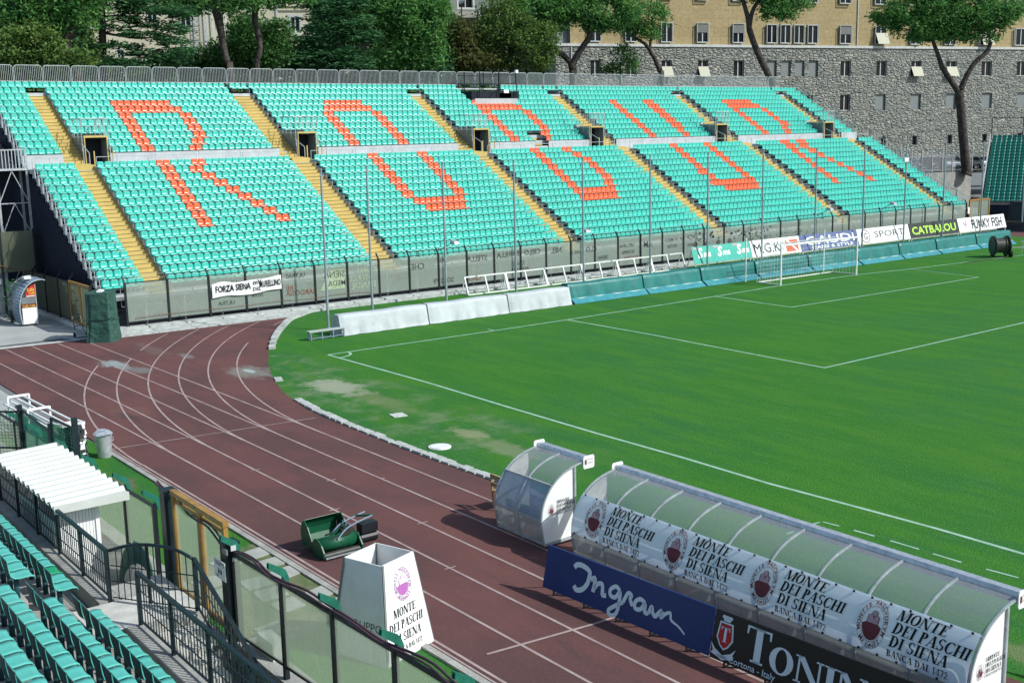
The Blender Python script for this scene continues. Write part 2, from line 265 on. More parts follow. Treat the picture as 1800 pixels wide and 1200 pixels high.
# ------------------------------------------------------------ mesh helpers
class MB:
    def __init__(s): s.v=[]; s.f=[]; s.m=[]; s.ms=[]; s.cur=0
    def use(s,k):
        if k not in s.ms: s.ms.append(k)
        s.cur=s.ms.index(k); return s
    def add(s,vs,fs):
        o=len(s.v); s.v+=[tuple(v) for v in vs]; s.f+=[tuple(i+o for i in f) for f in fs]; s.m+=[s.cur]*len(fs)
    def hexa(s,p):
        s.add(p,[(0,3,2,1),(4,5,6,7),(0,1,5,4),(1,2,6,5),(2,3,7,6),(3,0,4,7)])
    def box(s,x0,x1,y0,y1,z0,z1):
        s.hexa([(x0,y0,z0),(x1,y0,z0),(x1,y1,z0),(x0,y1,z0),(x0,y0,z1),(x1,y0,z1),(x1,y1,z1),(x0,y1,z1)])
    def bar(s,a,b,w,h=None,ref=None):
        h=h or w; a=Vector(a); b=Vector(b); d=(b-a).normalized(); r=Vector(ref) if ref else (Vector((0,0,1)) if abs(d.z)<.95 else Vector((1,0,0)))
        x=d.cross(r).normalized()*w/2; y=x.cross(d).normalized()*h/2
        s.hexa([a-x-y,a+x-y,a+x+y,a-x+y,b-x-y,b+x-y,b+x+y,b-x+y])
    def tube(s,pts,rs,n=8,cap=True):
        pts=[Vector(p) for p in pts]
        if isinstance(rs,(int,float)): rs=[rs]*len(pts)
        o=len(s.v); px=None
        for i,p in enumerate(pts):
            d=(pts[min(i+1,len(pts)-1)]-pts[max(i-1,0)]).normalized()
            if px is None: px=d.orthogonal().normalized()
            px=(px-d*px.dot(d)).normalized(); py=d.cross(px)
            for k in range(n):
                a=2*math.pi*k/n; s.v.append(tuple(p+(px*math.cos(a)+py*math.sin(a))*rs[i]))
        for i in range(len(pts)-1):
            for k in range(n):
                k2=(k+1)%n; s.f.append((o+i*n+k,o+i*n+k2,o+(i+1)*n+k2,o+(i+1)*n+k)); s.m.append(s.cur)
        if cap:
            s.f.append(tuple(o+k for k in reversed(range(n)))); s.m.append(s.cur)
            e=o+(len(pts)-1)*n; s.f.append(tuple(e+k for k in range(n))); s.m.append(s.cur)
    def prism(s,poly,fn,t0,t1):
        "poly: 2-D outline; fn(u,v,t)->point; extruded t0..t1"
        n=len(poly); s.add([fn(u,v,t0) for u,v in poly]+[fn(u,v,t1) for u,v in poly],[tuple(reversed(range(n))),tuple(range(n,2*n))]+[(i,(i+1)%n,n+(i+1)%n,n+i) for i in range(n)])
    def grid(s,fn,nu,nv):
        s.add([fn(i/nu,j/nv) for i in range(nu+1) for j in range(nv+1)],[(i*(nv+1)+j,(i+1)*(nv+1)+j,(i+1)*(nv+1)+j+1,i*(nv+1)+j+1) for i in range(nu) for j in range(nv)])
    def poly(s,pts): s.add(pts,[tuple(range(len(pts)))])
    def build(s,name,m=None,parent=None,smooth=False,loc=None,rotz=0,solid=0):
        me=bpy.data.meshes.new(name); me.from_pydata(s.v,[],s.f)
        if m: s.ms=[m] if not s.ms else s.ms
        for k in (s.ms or ['concrete']): me.materials.append(K[k])
        if len(s.ms)>1: me.polygons.foreach_set('material_index',s.m)
        if smooth: me.polygons.foreach_set('use_smooth',[True]*len(me.polygons))
        me.update()
        bm=bmesh.new(); bm.from_mesh(me); bmesh.ops.recalc_face_normals(bm,faces=bm.faces) if smooth!='keep' else None; bm.to_mesh(me); bm.free()
        o=bpy.data.objects.new(name,me); col.objects.link(o)
        if parent is not None: o.parent=parent
        if loc: o.location=loc
        o.rotation_euler.z=rotz
        if solid:
            sm=o.modifiers.new('thickness','SOLIDIFY'); sm.thickness=solid
        return o
def tag(o,label,cat,group=None,kind=None):
    if label: o['label']=label
    if cat: o['category']=cat
    if group: o['group']=group
    if kind: o['kind']=kind
    return o
def empty(name,loc,label,cat,group=None,rotz=0):
    o=bpy.data.objects.new(name,None); col.objects.link(o); o.location=loc; o.rotation_euler.z=rotz; o.empty_display_size=.2
    return tag(o,label,cat,group)
def struct(o): o['kind']='structure'; return o
def copy_tree(o,parent=None,loc=None,rotz=None,label=None):
    c=o.copy(); col.objects.link(c)
    if parent is not None: c.parent=parent
    if loc is not None: c.location=loc
    if rotz is not None: c.rotation_euler.z=rotz
    if label: c['label']=label
    for ch in list(o.children): copy_tree(ch,c)
    return c
ORD=['first','second','third','fourth','fifth','sixth','seventh','eighth','ninth','tenth','eleventh','twelfth','thirteenth','fourteenth','fifteenth','sixteenth','seventeenth','eighteenth','nineteenth','twentieth']
ORD+=['twenty-'+x for x in ORD[:9]]+['thirtieth']+['thirty-'+x for x in ORD[:9]]+['fortieth']+['forty-'+x for x in ORD[:9]]
# lettering ---------------------------------------------------
_tc={}
def sans(body,bold=0,italic=0):
    "built-in sans font -> 2-D verts/faces, cap height about 1"
    k=(body,bold,italic)
    if k not in _tc:
        cu=bpy.data.curves.new('lettering','FONT'); cu.body=body; cu.size=1.42; cu.resolution_u=2; cu.offset=bold; cu.shear=italic
        t=bpy.data.objects.new('lettering',cu); me=bpy.data.meshes.new_from_object(t)
        _tc[k]=([(v.co.x,v.co.y) for v in me.vertices],[tuple(p.vertices) for p in me.polygons])
        bpy.data.objects.remove(t); bpy.data.meshes.remove(me); bpy.data.curves.remove(cu)
    return _tc[k]
def serif(body,shear=0.,gap=.10):
    "hand-built high-contrast serif capitals"
    V=[];F=[]; x=0; TK,TN,SH=.22,.07,.06
    def q(*p): o=len(V); V.extend(p); F.append(tuple(range(o,o+len(p))))
    def stem(x0,wd=TK,y0=0,y1=1,sf=True):
        q((x0,y0),(x0+wd,y0),(x0+wd,y1),(x0,y1))
        if sf:
            if y0==0: q((x0-.09,0),(x0+wd+.09,0),(x0+wd+.09,SH),(x0-.09,SH))
            if y1==1: q((x0-.09,1-SH),(x0+wd+.09,1-SH),(x0+wd+.09,1),(x0-.09,1))
    def diag(xa,ya,xb,yb,wd): q((xa,ya),(xa+wd,ya),(xb+wd,yb),(xb,yb))
    def arc(cx,cy,rx,ry,a0,a1,tk=TK,tn=TN,n=18):
        for i in range(n):
            A=[a0+(a1-a0)*(i+j)/n for j in (0,1)]
            P=[]
            for a in A:
                c,s_=math.cos(R(a)),math.sin(R(a)); P.append(((cx+rx*c,cy+ry*s_),(cx+(rx-tk)*c,cy+(ry-tn)*s_)))
            q(P[0][0],P[1][0],P[1][1],P[0][1])
    for ch in body:
        if ch==' ': x+=.38; continue
        if ch=='M': stem(x+.07,TN); diag(x+.07,1,x+.40,0,TK); diag(x+.84,1,x+.44,0,TN); stem(x+.84,TK); wd=1.12
        elif ch=='N': stem(x+.07,TN); diag(x+.04,1,x+.64,0,TK); stem(x+.76,TN); wd=.88
        elif ch=='O': arc(x+.42,.5,.42,.52,0,360); wd=.84
        elif ch=='T': stem(x+.30,TK); q((x,.945),(x+.79,.945),(x+.79,1),(x,1)); q((x,.76),(x+.05,.76),(x+.07,.95),(x,.95)); q((x+.79,.76),(x+.74,.76),(x+.72,.95),(x+.79,.95)); wd=.79
        elif ch=='E': stem(x+.08,TK); q((x+.08,0),(x+.68,0),(x+.68,SH),(x+.08,SH)); q((x+.08,.95),(x+.66,.95),(x+.66,1),(x+.08,1)); q((x+.2,.48),(x+.5,.48),(x+.5,.53),(x+.2,.53)); q((x+.68,0),(x+.63,0),(x+.61,.2),(x+.68,.24)); q((x+.66,1),(x+.61,1),(x+.59,.82),(x+.66,.78)); q((x+.46,.40),(x+.5,.40),(x+.5,.61),(x+.46,.61)); wd=.70
        elif ch=='D': stem(x+.08,TK); arc(x+.30,.5,.52,.5,-90,90); q((x+.08,0),(x+.32,0),(x+.32,SH),(x+.08,SH)); q((x+.08,.95),(x+.32,.95),(x+.32,1),(x+.08,1)); wd=.83
        elif ch=='I': stem(x+.09,TK); wd=.37
        elif ch=='P': stem(x+.08,TK); arc(x+.34,.73,.32,.27,-90,90); q((x+.2,.95),(x+.36,.95),(x+.36,1),(x+.2,1)); q((x+.2,.46),(x+.36,.46),(x+.36,.51),(x+.2,.51)); wd=.67
        elif ch=='B': stem(x+.08,TK); arc(x+.34,.75,.29,.25,-90,90); arc(x+.34,.26,.36,.26,-90,90); q((x+.2,.95),(x+.36,.95),(x+.36,1),(x+.2,1)); q((x+.2,.475),(x+.36,.475),(x+.36,.53),(x+.2,.53)); q((x+.2,0),(x+.36,0),(x+.36,.05),(x+.2,.05)); wd=.71
        elif ch=='A': diag(x+.36,1,x+.60,0,TK); diag(x+.40,1,x+.06,0,TN); q((x+.2,.3),(x+.62,.3),(x+.62,.35),(x+.2,.35)); q((x-.03,0),(x+.22,0),(x+.22,SH),(x-.03,SH)); q((x+.52,0),(x+.88,0),(x+.88,SH),(x+.52,SH)); wd=.84
        elif ch=='S': arc(x+.32,.74,.28,.27,30,270,.16); arc(x+.32,.255,.30,.265,-150,90,.16); q((x+.53,.72),(x+.57,.72),(x+.57,1),(x+.54,1)); q((x+.03,.3),(x+.07,.3),(x+.06,0),(x+.03,0)); wd=.64
        elif ch=='C': arc(x+.42,.5,.42,.52,45,315); q((x+.68,.70),(x+.72,.70),(x+.74,1),(x+.70,1)); q((x+.66,.14),(x+.72,.10),(x+.76,.3),(x+.72,.3)); wd=.77
        elif ch=='H': stem(x+.08,TK); stem(x+.62,TK); q((x+.2,.48),(x+.68,.48),(x+.68,.53),(x+.2,.53)); wd=.89
        elif ch=='L': stem(x+.08,TK); q((x+.08,0),(x+.62,0),(x+.62,SH),(x+.08,SH)); q((x+.62,0),(x+.57,0),(x+.55,.22),(x+.62,.26)); wd=.64
        elif ch=='1': stem(x+.12,.15); q((x,.80),(x+.14,.90),(x+.14,1),(x,.86)); wd=.40
        elif ch=='4': stem(x+.36,.15); diag(x+.38,1,x+.0,.3,.06); q((x,.25),(x+.62,.25),(x+.62,.31),(x,.31)); wd=.62
        elif ch=='7': q((x,.90),(x+.54,.90),(x+.54,1),(x,1)); diag(x+.46,.95,x+.12,0,.14); wd=.55
        elif ch=='2': arc(x+.28,.72,.26,.28,-30,170,.14); diag(x+.40,.62,x+.02,.08,.13); q((x,0),(x+.54,0),(x+.54,.10),(x,.10)); wd=.55
        else: wd=.4
        x+=wd+gap
    return [(a+b*shear,b) for a,b in V],F
def width(t): return max(p[0] for p in t[0]) if t[0] else 0
def lay(mb,t,fn,h,x0=0,y0=0,sx=1.,mirror=False,fit=None):
    "put 2-D lettering on a surface: fn(u,v)->point"
    W=width(t); k=(fit/(W*h)) if fit else sx
    vs=[fn(x0+((W-p[0]) if mirror else p[0])*h*k,y0+p[1]*h) for p in t[0]]
    mb.add(vs,t[1])
def plane_fn(o,u,v,off=.012):
    o=Vector(o);u=Vector(u).normalized();v=Vector(v).normalized();n=u.cross(v)*off
    return lambda a,b:o+u*a+v*b+n
def stroke(mb,pts,w,fn):
    "painted stroke of varying width through 2-D points"
    n=len(pts); L=[]
    for i in range(n):
        a=Vector(pts[max(i-1,0)]); b=Vector(pts[min(i+1,n-1)]); d=(b-a); d=d.normalized() if d.length>1e-6 else Vector((1,0)); ww=w(i/(n-1)) if callable(w) else w
        p=Vector(pts[i]); q=Vector((-d.y,d.x))*ww/2; L.append((fn(*(p+q)),fn(*(p-q))))
    for i in range(n-1): mb.add([L[i][0],L[i+1][0],L[i+1][1],L[i][1]],[(0,1,2,3)])
def smooth_path(P,k=5):
    out=[]; n=len(P)
    for i in range(n-1):
        p0,p1,p2,p3=P[max(i-1,0)],P[i],P[i+1],P[min(i+2,n-1)]
        for j in range(k):
            t=j/k; out.append(tuple(.5*(2*p1[c]+(p2[c]-p0[c])*t+(2*p0[c]-5*p1[c]+4*p2[c]-p3[c])*t*t+(3*p1[c]-p0[c]-3*p2[c]+p3[c])*t**3) for c in range(len(p1))))
    out.append(tuple(P[-1])); return out
FH=Vector((math.cos(YAW),math.sin(YAW),0)); RH=Vector((math.sin(YAW),-math.cos(YAW),0))
def survey(u,d,z): return Vector((CAM.x,CAM.y,0))+RH*u+FH*d+Vector((0,0,z))   # metres right of / beyond the survey station
def sight(px,py,d):
    "survey point: bearing and level read off the photograph, at horizontal distance d"
    v=rt*((px-900)/2046.3)-up*((py-600)/2046.3)+fw; return CAM+v*(d/v.dot(FH))
# ------------------------------------------------------------ ground, track, pitch
def sheet(name,outline,z,m,kind=True):
    b=MB(); b.poly([(x,y,z) for x,y in outline]); o=b.build(name,m)
    bm=bmesh.new(); bm.from_mesh(o.data); bmesh.ops.triangulate(bm,faces=bm.faces); bm.normal_update()
    for f in bm.faces:
        if f.normal.z<0: f.normal_flip()
    bm.to_mesh(o.data); bm.free()
    return struct(o) if kind else o
b=MB(); L=900.; hx0,hx1,hy0,hy1=26.6,40.,-17.75,-16.5
for x0,x1,y0,y1 in ((-L,hx0,-L,L),(hx1,L,-L,L),(hx0,hx1,-L,hy0),(hx0,hx1,hy1,L)): b.add([(x0,y0,-.03),(x1,y0,-.03),(x1,y1,-.03),(x0,y1,-.03)],[(0,1,2,3)])
struct(b.build('ground','asphalt'))
CX,CY,RI=12.,23.9,29.5
kerb=[(75,-5.72),(45,-5.72),(24,-5.72),(20.3,-5.7),(16.7,-5.79),(11.6,-5.72),(8.5,-5.5),(5.8,-4.98),(3,-4.1),(.13,-2.96),(-1.32,-2.26),(-3.66,-1.12),(-5.71,0),(-7.83,1.33),(-10.34,3.11),(-11.23,4.13),(-12.3,5.7),(-12.35,9),(-12.35,20)]
kerb=smooth_path(kerb,4)
grass_out=kerb+[(-12.35,95),(75,95)]
sheet('pitch_grass',grass_out,0.,'grass')
sheet('verge_grass',[(75,-12.95),(9.1,-12.95),(7.,-13.1),(5.,-13.3),(5.,-15.95),(75,-15.95)],0.,'grass')
tr=[(x,y) for x,y in kerb if x>-11.3]+[(-11.3,-6.0),(-12.1,-7.2),(-12.3,-10.8),(-12.5,-12.95),(75,-12.95)]
sheet('running_track',tr,.004,'tartan')
# far corner of the track beyond the pitch
sheet('track_corner',[(-11.8,70),(-3,68.5),(4,74),(10,80),(2,90),(-11.8,90)],.006,'tartan')
b=MB()
def ribbon(b,pts,wd,z=.010):
    n=len(pts); L_=[]
    for i in range(n):
        a=Vector(pts[max(i-1,0)]); c=Vector(pts[min(i+1,n-1)]); d=(c-a).normalized(); q=Vector((-d.y,d.x))*wd/2; p=Vector(pts[i]); L_.append(((p+q),(p-q)))
    for i in range(n-1):
        b.add([(*L_[i][1],z),(*L_[i+1][1],z),(*L_[i+1][0],z),(*L_[i][0],z)],[(0,1,2,3)])
for k in range(1,7):
    r=RI+1.19*k; P=[]
    for i in range(0,90):
        a=R(270-i*1.05); x,y=CX+r*math.cos(a),CY+r*math.sin(a)
        if x<-11.2 or (k==6 and x<-5.2): break
        if k==5 and 28<i<31 or k==1 and 33<i<44 and i<42: 
            if len(P)>1: ribbon(b,P,.065)
            P=[]; continue
        P.append((x,y))
    if len(P)>1: ribbon(b,P,.065)
for k in range(1,7):
    y=CY-RI-1.19*k+(.02 if k==6 else 0)
    P=[(75,y),(12.,y)]
    if k<6: P+=[(2.,y-.1),(-11.9,y-.36)]
    ribbon(b,P,.065,.0105)
ribbon(b,[(9.57,-12.85),(10.24,-6.0)],.06,.0135); ribbon(b,[(29.1,-12.3),(29.35,-9.9),(29.5,-6.2)],.07,.0135); ribbon(b,[(75,-12.88),(9.6,-12.85)],.05,.0135)
for x in (18.,24.5,37.): ribbon(b,[(x,-8.0),(x,-7.86)],.05,.0135)
for x in (14.8,19.6,25.): ribbon(b,[(x,-10.5),(x,-10.2)],.05,.0135); ribbon(b,[(x+2.4,-9.3),(x+2.4,-9.0)],.05,.0135)
struct(b.build('track_lane_lines','line'))
b=MB()
tl=[(0,0),(7.91,.1),(13.66,-.03),(18.29,-.08),(22.08,-.03),(25.41,-.1),(28.12,.03),(30.5,.12),(32.63,.1),(75,.1)]
gl=[(0,0),(0,3.7),(.06,8.5),(0,13.9),(-.25,20.3),(-.47,25.4),(-.89,31.6),(-.81,39.),(-.14,43.9),(.44,51.8),(.79,57.2),(.9,68)]
ribbon(b,tl,.12,.004); ribbon(b,gl,.12,.0045)
ribbon(b,[(0,13.88),(6.4,13.92),(11.94,13.7),(16.6,13.56)],.11,.005); ribbon(b,[(16.6,13.5),(16.46,20.4),(16.24,29.1),(16.16,34.7),(16.2,54.2)],.11,.0055)
ribbon(b,[(-.47,25.4),(5.25,25.22)],.11,.005); ribbon(b,[(5.25,25.17),(5.34,30.45),(5.38,35.8),(5.35,43.1)],.11,.0055); ribbon(b,[(-.1,43.9),(2.6,43.5),(5.35,43.1)],.07,.005)
ribbon(b,[(math.cos(R(a)),math.sin(R(a))) for a in range(0,91,10)],.11,.005)
ribbon(b,[(-.55,9.2),(-.05,9.2)],.10,.005)
for a,c in (((28.34,-2.1),(28.36,-1.62)),((28.4,-2.9),(28.38,-2.5)),((28.4,-1.55),(28.85,-1.5)),((29.26,-1.48),(29.83,-1.45)),((30.25,-1.43),(31.01,-1.42)),((31.38,-1.43),(32.09,-1.42)),((32.66,-1.38),(33.37,-1.31)),((33.9,-1.3),(34.6,-1.3))): ribbon(b,[a,c],.065,.006)
struct(b.build('pitch_markings','pitch_line'))
# kerb of pale stone blocks round the grass
b=MB(); random.seed(3)
kp=[(x,y) for x,y in kerb if x<26]
acc=0
for (xa,ya),(xb,yb) in zip(kp,kp[1:]):
    d=math.hypot(xb-xa,yb-ya); n=max(1,round(d/.55))
    for i in range(n):
        t0,t1=i/n+.03,(i+1)/n-.06; x0,y0=xa+(xb-xa)*t0,ya+(yb-ya)*t0; x1,y1=xa+(xb-xa)*t1,ya+(yb-ya)*t1
        xm=(x0+x1)/2
        if -5.2<xm<7.4:
            if random.random()<.95: continue
        if xm>22 and random.random()<.5: continue
        nx,ny=(yb-ya)/d,-(xb-xa)/d; 
        if ny*(-1)>0 and False: pass
        wdt=.20+random.random()*.12 if xm>7 else .30; h=.05+random.random()*.03 if xm>0 else .13
        # width goes towards the grass
        gx,gy=(-nx,-ny) if (CX-xm)*(-nx)+(CY-y0)*(-ny)>0 else (nx,ny)
        b.hexa([(x0,y0,-.02),(x1,y1,-.02),(x1+gx*wdt,y1+gy*wdt,-.02),(x0+gx*wdt,y0+gy*wdt,-.02),(x0,y0,h),(x1,y1,h),(x1+gx*wdt,y1+gy*wdt,h),(x0+gx*wdt,y0+gy*wdt,h)])
struct(b.build('kerb_stones','kerb_stone'))
# outer kerb beside the near verge, kerb under the far fence, gutter strip
b=MB(); x=9.3
while x<75:
    b.box(x,x+.98,-13.10,-12.95,-.02,.05); x+=1.
struct(b.build('verge_kerb','concrete'))
b=MB(); y=-5.5
while y<92:
    if y<4: b.box(-12.0,-11.28,y,y+1.97,-.02,.07)
    b.box(-12.6,-12.02,y,y+1.97,-.02,.12); b.box(-13.6,-12.61,y+.02,y+1.95,-.02,.20); y+=2
struct(b.build('fence_kerb','kerb_stone'))
b=MB(); b.poly([(-12.0,-7.2,.010),(-12.35,-7.2,.010),(-12.75,-13.2,.010),(-12.25,-13.2,.010)]); struct(b.build('gutter_strip','pale_stone'))
# stone slabs set in the verge
b=MB(); random.seed(5)
for i in range(6):
    for j in range(3):
        x=21.3+i*.78+j*.12; y=-13.35-j*.8; s=.30+random.random()*.06
        a=random.random()*.2-.1
        if random.random()<.12: continue
        P=[(x+s*math.cos(a+R(45+90*k)+random.random()*.2)*1.25,y+s*math.sin(a+R(45+90*k))*1.25) for k in range(4)]
        b.prism(P,lambda u,v,t:(u,v,t),-.02,.03)
struct(b.build('paving_slabs','slab'))
sheet('slab_soil',[(20.6,-13.12),(25.9,-13.12),(26.2,-15.6),(21.0,-15.6)],.005,'copper').data.materials[0]=K['verge_soil'] if 'verge_soil' in K else K['grass']
# higher ground behind the stand
b=MB(); b.add([(-37.5,-60,5.2),(-37.5,70,5.0),(-29.5,91.0,4.4),(-20,110,4.3),(-300,260,4.3),(-400,-60,5.2)],[(0,1,2,3,4,5)]); struct(b.build('terrace_ground','asphalt'))
# ------------------------------------------------------------ the stand
AIS=[(-2.92,-1.62),(11.25,12.62),(25.8,27.2),(40.1,41.5),(54.8,56.2),(69.7,71.0)]
BLK=[(-5.17,5),(-1.67,28),(12.71,29),(27.35,28),(41.65,29),(56.45,29),(71.1,5)]
SP=.45
def rowx(k): return -14.6-.727*k if k<15 else -27.25-.717*(k-15)
def rowz(k): return (2.34+.42*k if k<15 else 9.04+.4255*(k-15))-.57      # tread level
VOM=[(a[1]-.05,a[1]+1.35) for a in AIS[:3]]+[(a[0]-1.35,a[0]+.05) for a in AIS[3:]]
def in_vom(k,y): return 15<=k<=17 and any(a<y<c for a,c in VOM)
PLAT=(31.0,36.0)
st=empty('grandstand',(-24,34,0),'long open grandstand of turquoise seats with orange letters and yellow stairways behind the goal','stand')
inv=Matrix.Translation((24,-34,0))
def part(b,name,m=None,**kw):
    o=b.build(name,m,st,**kw); o.matrix_parent_inverse=inv; return o
bounds=[(-5.3,-2.92)]+[(AIS[i][1],AIS[i+1][0]) for i in range(5)]+[(71.0,73.45)]
for bi,(y0,y1,tier) in enumerate((p,q,t_) for p,q in bounds for t_ in (range(15),range(15,26))):
    b=MB()
    for k in tier:
        x,z=rowx(k),rowz(k); dx=.727 if k<15 else .717
        spans=[(y0,y1)]
        if 15<=k<=17:
            for a,c in VOM:
                spans=[s for (p,q) in spans for s in ((p,min(q,a)),(max(p,c),q)) if s[1]-s[0]>.05]
        for p,q in spans:
            b.use('alu').box(x-.30,x-.30+dx-.002,p,q,z-.10,z)
            b.use('alu').box(x-.30+dx-.05,x-.30+dx+.02,p,q,z-.30,z-.102)
            b.use('dark').box(x-.28,x-.30+dx-.07,p+.02,q-.02,z-.55,z-.103); b.use('alu').box(x-.2,x+.38,p,p+.02,z+.002,z+.28)
    part(b,'terrace_deck')
for (y0,y1) in AIS:
    b=MB(); b.use('yellow')
    for k in range(26):
        x,z=rowx(k),rowz(k); dx=.727 if k<15 else .717
        if k>=25: continue
        b.box(x-.30+dx/2,x-.30+dx,y0+.01,y1-.005,z-.46,z+.003); b.box(x-.30,x-.30+dx/2-.004,y0+.01,y1-.005,z-.35,z+.21)
        b.use('dark'); b.box(x-.30+dx/2-.004,x-.30+dx/2+.003,y0+.02,y1-.02,z+.175,z+.195); b.box(x-.30+dx,x-.30+dx+.004,y0+.02,y1-.02,z-.03,z-.01); b.use('yellow')
    for x0,x1,z in ((-25.45,-25.08,8.20),(-25.82,-25.46,8.22),(-26.2,-25.83,8.24),(-26.8,-26.21,8.26)): b.box(x0,x1,y0+.02,y1-.02,z-.3,z)
    part(b,'yellow_stairway')
    b=MB(); b.use('alu').box(rowx(24)-.28,rowx(24)-.20,y0,y1,rowz(24)+.02,rowz(24)+.42); part(b,'stair_head_panel')
# cross walkway and its pale fascia
b=MB(); b.use('alu').box(-26.74,-25.09,-5.3,73.4,7.80,8.06); part(b,'cross_walkway')
b=MB()
cuts=[(a-.05,c+.05) for a,c in AIS]+[(a-.1,c+.1) for a,c in VOM]+[(33.0,34.4)]
ys=[-5.3]+sorted(v for c in cuts for v in c)+[73.4]
y=-5.3
for a,c in sorted(cuts):
    if a-y>.1:
        n=max(1,round((a-y)/2.9))
        for i in range(n): b.use('alu').box(-26.80,-26.745,y+(a-y)*i/n+.008,y+(a-y)*(i+1)/n-.008,8.07,8.86)
        b.use('black').box(-26.83,-26.72,y,a,8.865,8.90)
    y=max(y,c)
b.use('alu').box(-26.80,-26.745,y,73.4,8.07,8.86); part(b,'fascia')
b=MB(); b.use('galv')
for a,c in zip([-5.3]+[q for p,q in AIS],[p for p,q in AIS]+[73.4]):
    b.bar((-25.2,a+.1,8.66),(-25.2,c-.3,8.66),.035)
    n=max(2,int((c-a)/3))
    for i in range(n+1): yy=a+.1+(c-a-.4)*i/n; b.bar((-25.2,yy,8.05),(-25.2,yy,8.66),.03)
part(b,'walkway_rail')
# entrances under the upper tier
for i,(a,c) in enumerate(VOM):
    b=MB(); f=-26.75; bk=-29.0
    b.use('dark').box(bk,bk+.05,a,c,8.0,9.9); b.use('grey_panel').box(bk,f,a,a+.06,8.06,9.80); b.use('grey_panel').box(bk,f,c-.06,c,8.06,9.80)
    b.use('dark').box(bk+.06,f-.1,a+.07,c-.07,9.70,9.76); b.use('black').box(bk+.06,f,a+.07,c-.07,8.061,8.07); b.use('dark').box(bk+.05,bk+1.2,a+.065,c-.065,8.08,9.69)
    b.use('yellow').box(f-.02,f+.06,a-.02,c+.02,9.80,9.92); b.use('alu').box(bk,f-.03,a,c,9.81,9.9)
    for yy in (a,c-.05): b.use('yellow').box(f+.01,f+.06,yy,yy+.05,8.07,9.79)
    b.use('yellow').box(f+.65,f+.71,a+.3,a+.36,8.07,9.0); b.use('yellow').box(f+.65,f+.71,c+.02,c+.08,8.07,9.0)
    part(b,'vomitory')
    b=MB().use('galv')
    for q in range(7):
        yy=a-.1+(c-a+.2)*q/6; b.bar((f,yy,10.0),(f,yy,10.95),.03)
    b.bar((f,a-.1,10.95),(f,c+.1,10.95),.045); b.bar((f,a-.1,10.5),(f,c+.1,10.5),.03)
    for yy in (a-.12,c+.12):
        for q in range(4): b.bar((f-q*.7,yy,9.0+q*.42),(f-q*.7,yy,10.95),.03)
        b.bar((f,yy,10.95),(f-2.2,yy,10.95),.045)
        b.bar((f+.1,yy,9.4),(f+.1,yy,8.1),.035); b.bar((f+1.2,yy,8.9),(f-.2,yy,9.45),.04); b.bar((f+1.2,yy,8.9),(f+1.2,yy,8.07),.04)
    part(b,'entrance_rail')
b=MB().use('yellow')
for i in range(5): b.box(-27.6-.36*i,-26.8-.36*i if i else -26.6,33.05,34.35,8.1+.2*i,8.27+.2*i)
part(b,'short_stair')
# closed sides, underside and front skirt
for yy,s in ((-5.36,-1),(73.46,1)):
    b=MB()
    pts=[(-14.0,0),(-14.0,1.7)]
    for k in range(26): x,z=rowx(k),rowz(k); pts+=[(x+.43,z-.15),(x-.29,z-.15)]
    pts+=[(-35.6,12.6),(-35.6,0)]
    b.use('navy_sheet').prism(pts,lambda u,v,t:(u,t,v),yy-.03,yy+.03)
    part(b,'side_sheeting')
b=MB(); b.use('dark').box(-35.6,-35.5,-5.3,73.4,0,12.9); part(b,'rear_sheeting')
b=MB(); b.use('galv').box(-14.12,-14.05,-5.3,73.4,1.45,1.62)
y=-5.2
while y<73.4: b.bar((-14.08,y,.1),(-14.08,y,1.45),.08); y+=2.1
b.use('dark').box(-14.6,-14.5,-5.3,73.4,0,1.5)
part(b,'front_beam')
b=MB(); b.use('alu').box(-36.2,-34.72,-5.3,73.4,13.1,13.22); part(b,'top_walkway')
b=MB().use('galv')
for k in range(26):
    x,z=rowx(k),rowz(k)
    for yy in (-5.36,) if k!=14 else ():
        b.bar((x+.38,yy,z-.1),(x+.38,yy,z+.78),.035); b.bar((x-.2,yy,z+.3),(x-.2,yy,z+.92),.035); b.bar((x+.38,yy,z+.78),(x-.2,yy,z+.92),.035); b.bar((x+.38,yy,z+.33),(x-.2,yy,z+.33),.025)
        b.bar((x-.2,yy,z+.92),(x-.2,yy+.45,z+.92),.03); b.bar((x-.2,yy+.45,z+.92),(x-.2,yy+.45,z+.45),.03)
part(b,'side_rail')
for tier in (range(15),range(15,26)):
    b=MB().use('galv')
    for k in tier:
        x,z=rowx(k),rowz(k); b.bar((x+.38,73.5,z),(x+.38,73.5,z+.95),.035); b.bar((x+.38,73.5,z+.95),(x-.34,73.5,z+1.37),.035); b.bar((x+.38,73.5,z+.5),(x-.34,73.5,z+.92),.025)
    part(b,'side_rail')
# camera platform at the top
b=MB(); b.use('alu').box(-34.9,-32.3,31.1,36.0,12.0,12.12); b.use('dark').box(-34.9,-32.6,31.2,36.0,12.13,12.9); b.use('alu').box(-32.35,-32.25,31.3,35.6,11.75,12.3)
b.use('alu').box(-33.6,-32.6,33.9,35.2,12.35,12.75); b.use('white').box(-33.0,-32.5,34.4,34.9,12.75,13.0)
b.use('dark')
for yy in (31.9,33.8,35.6):
    for x in (-32.4,-34.6): b.bar((x,yy,12.1),(x,yy,14.5),.06)
for z in (13.5,14.2): b.bar((-32.4,31.9,z),(-32.4,35.6,z),.05); b.bar((-34.6,31.2,z),(-34.6,35.6,z),.05)
b.bar((-32.4,32.9,12.4),(-32.4,33.8,13.2),.05); b.use('white').box(-32.5,-32.3,35.5,35.75,14.35,14.6)
part(b,'camera_platform')
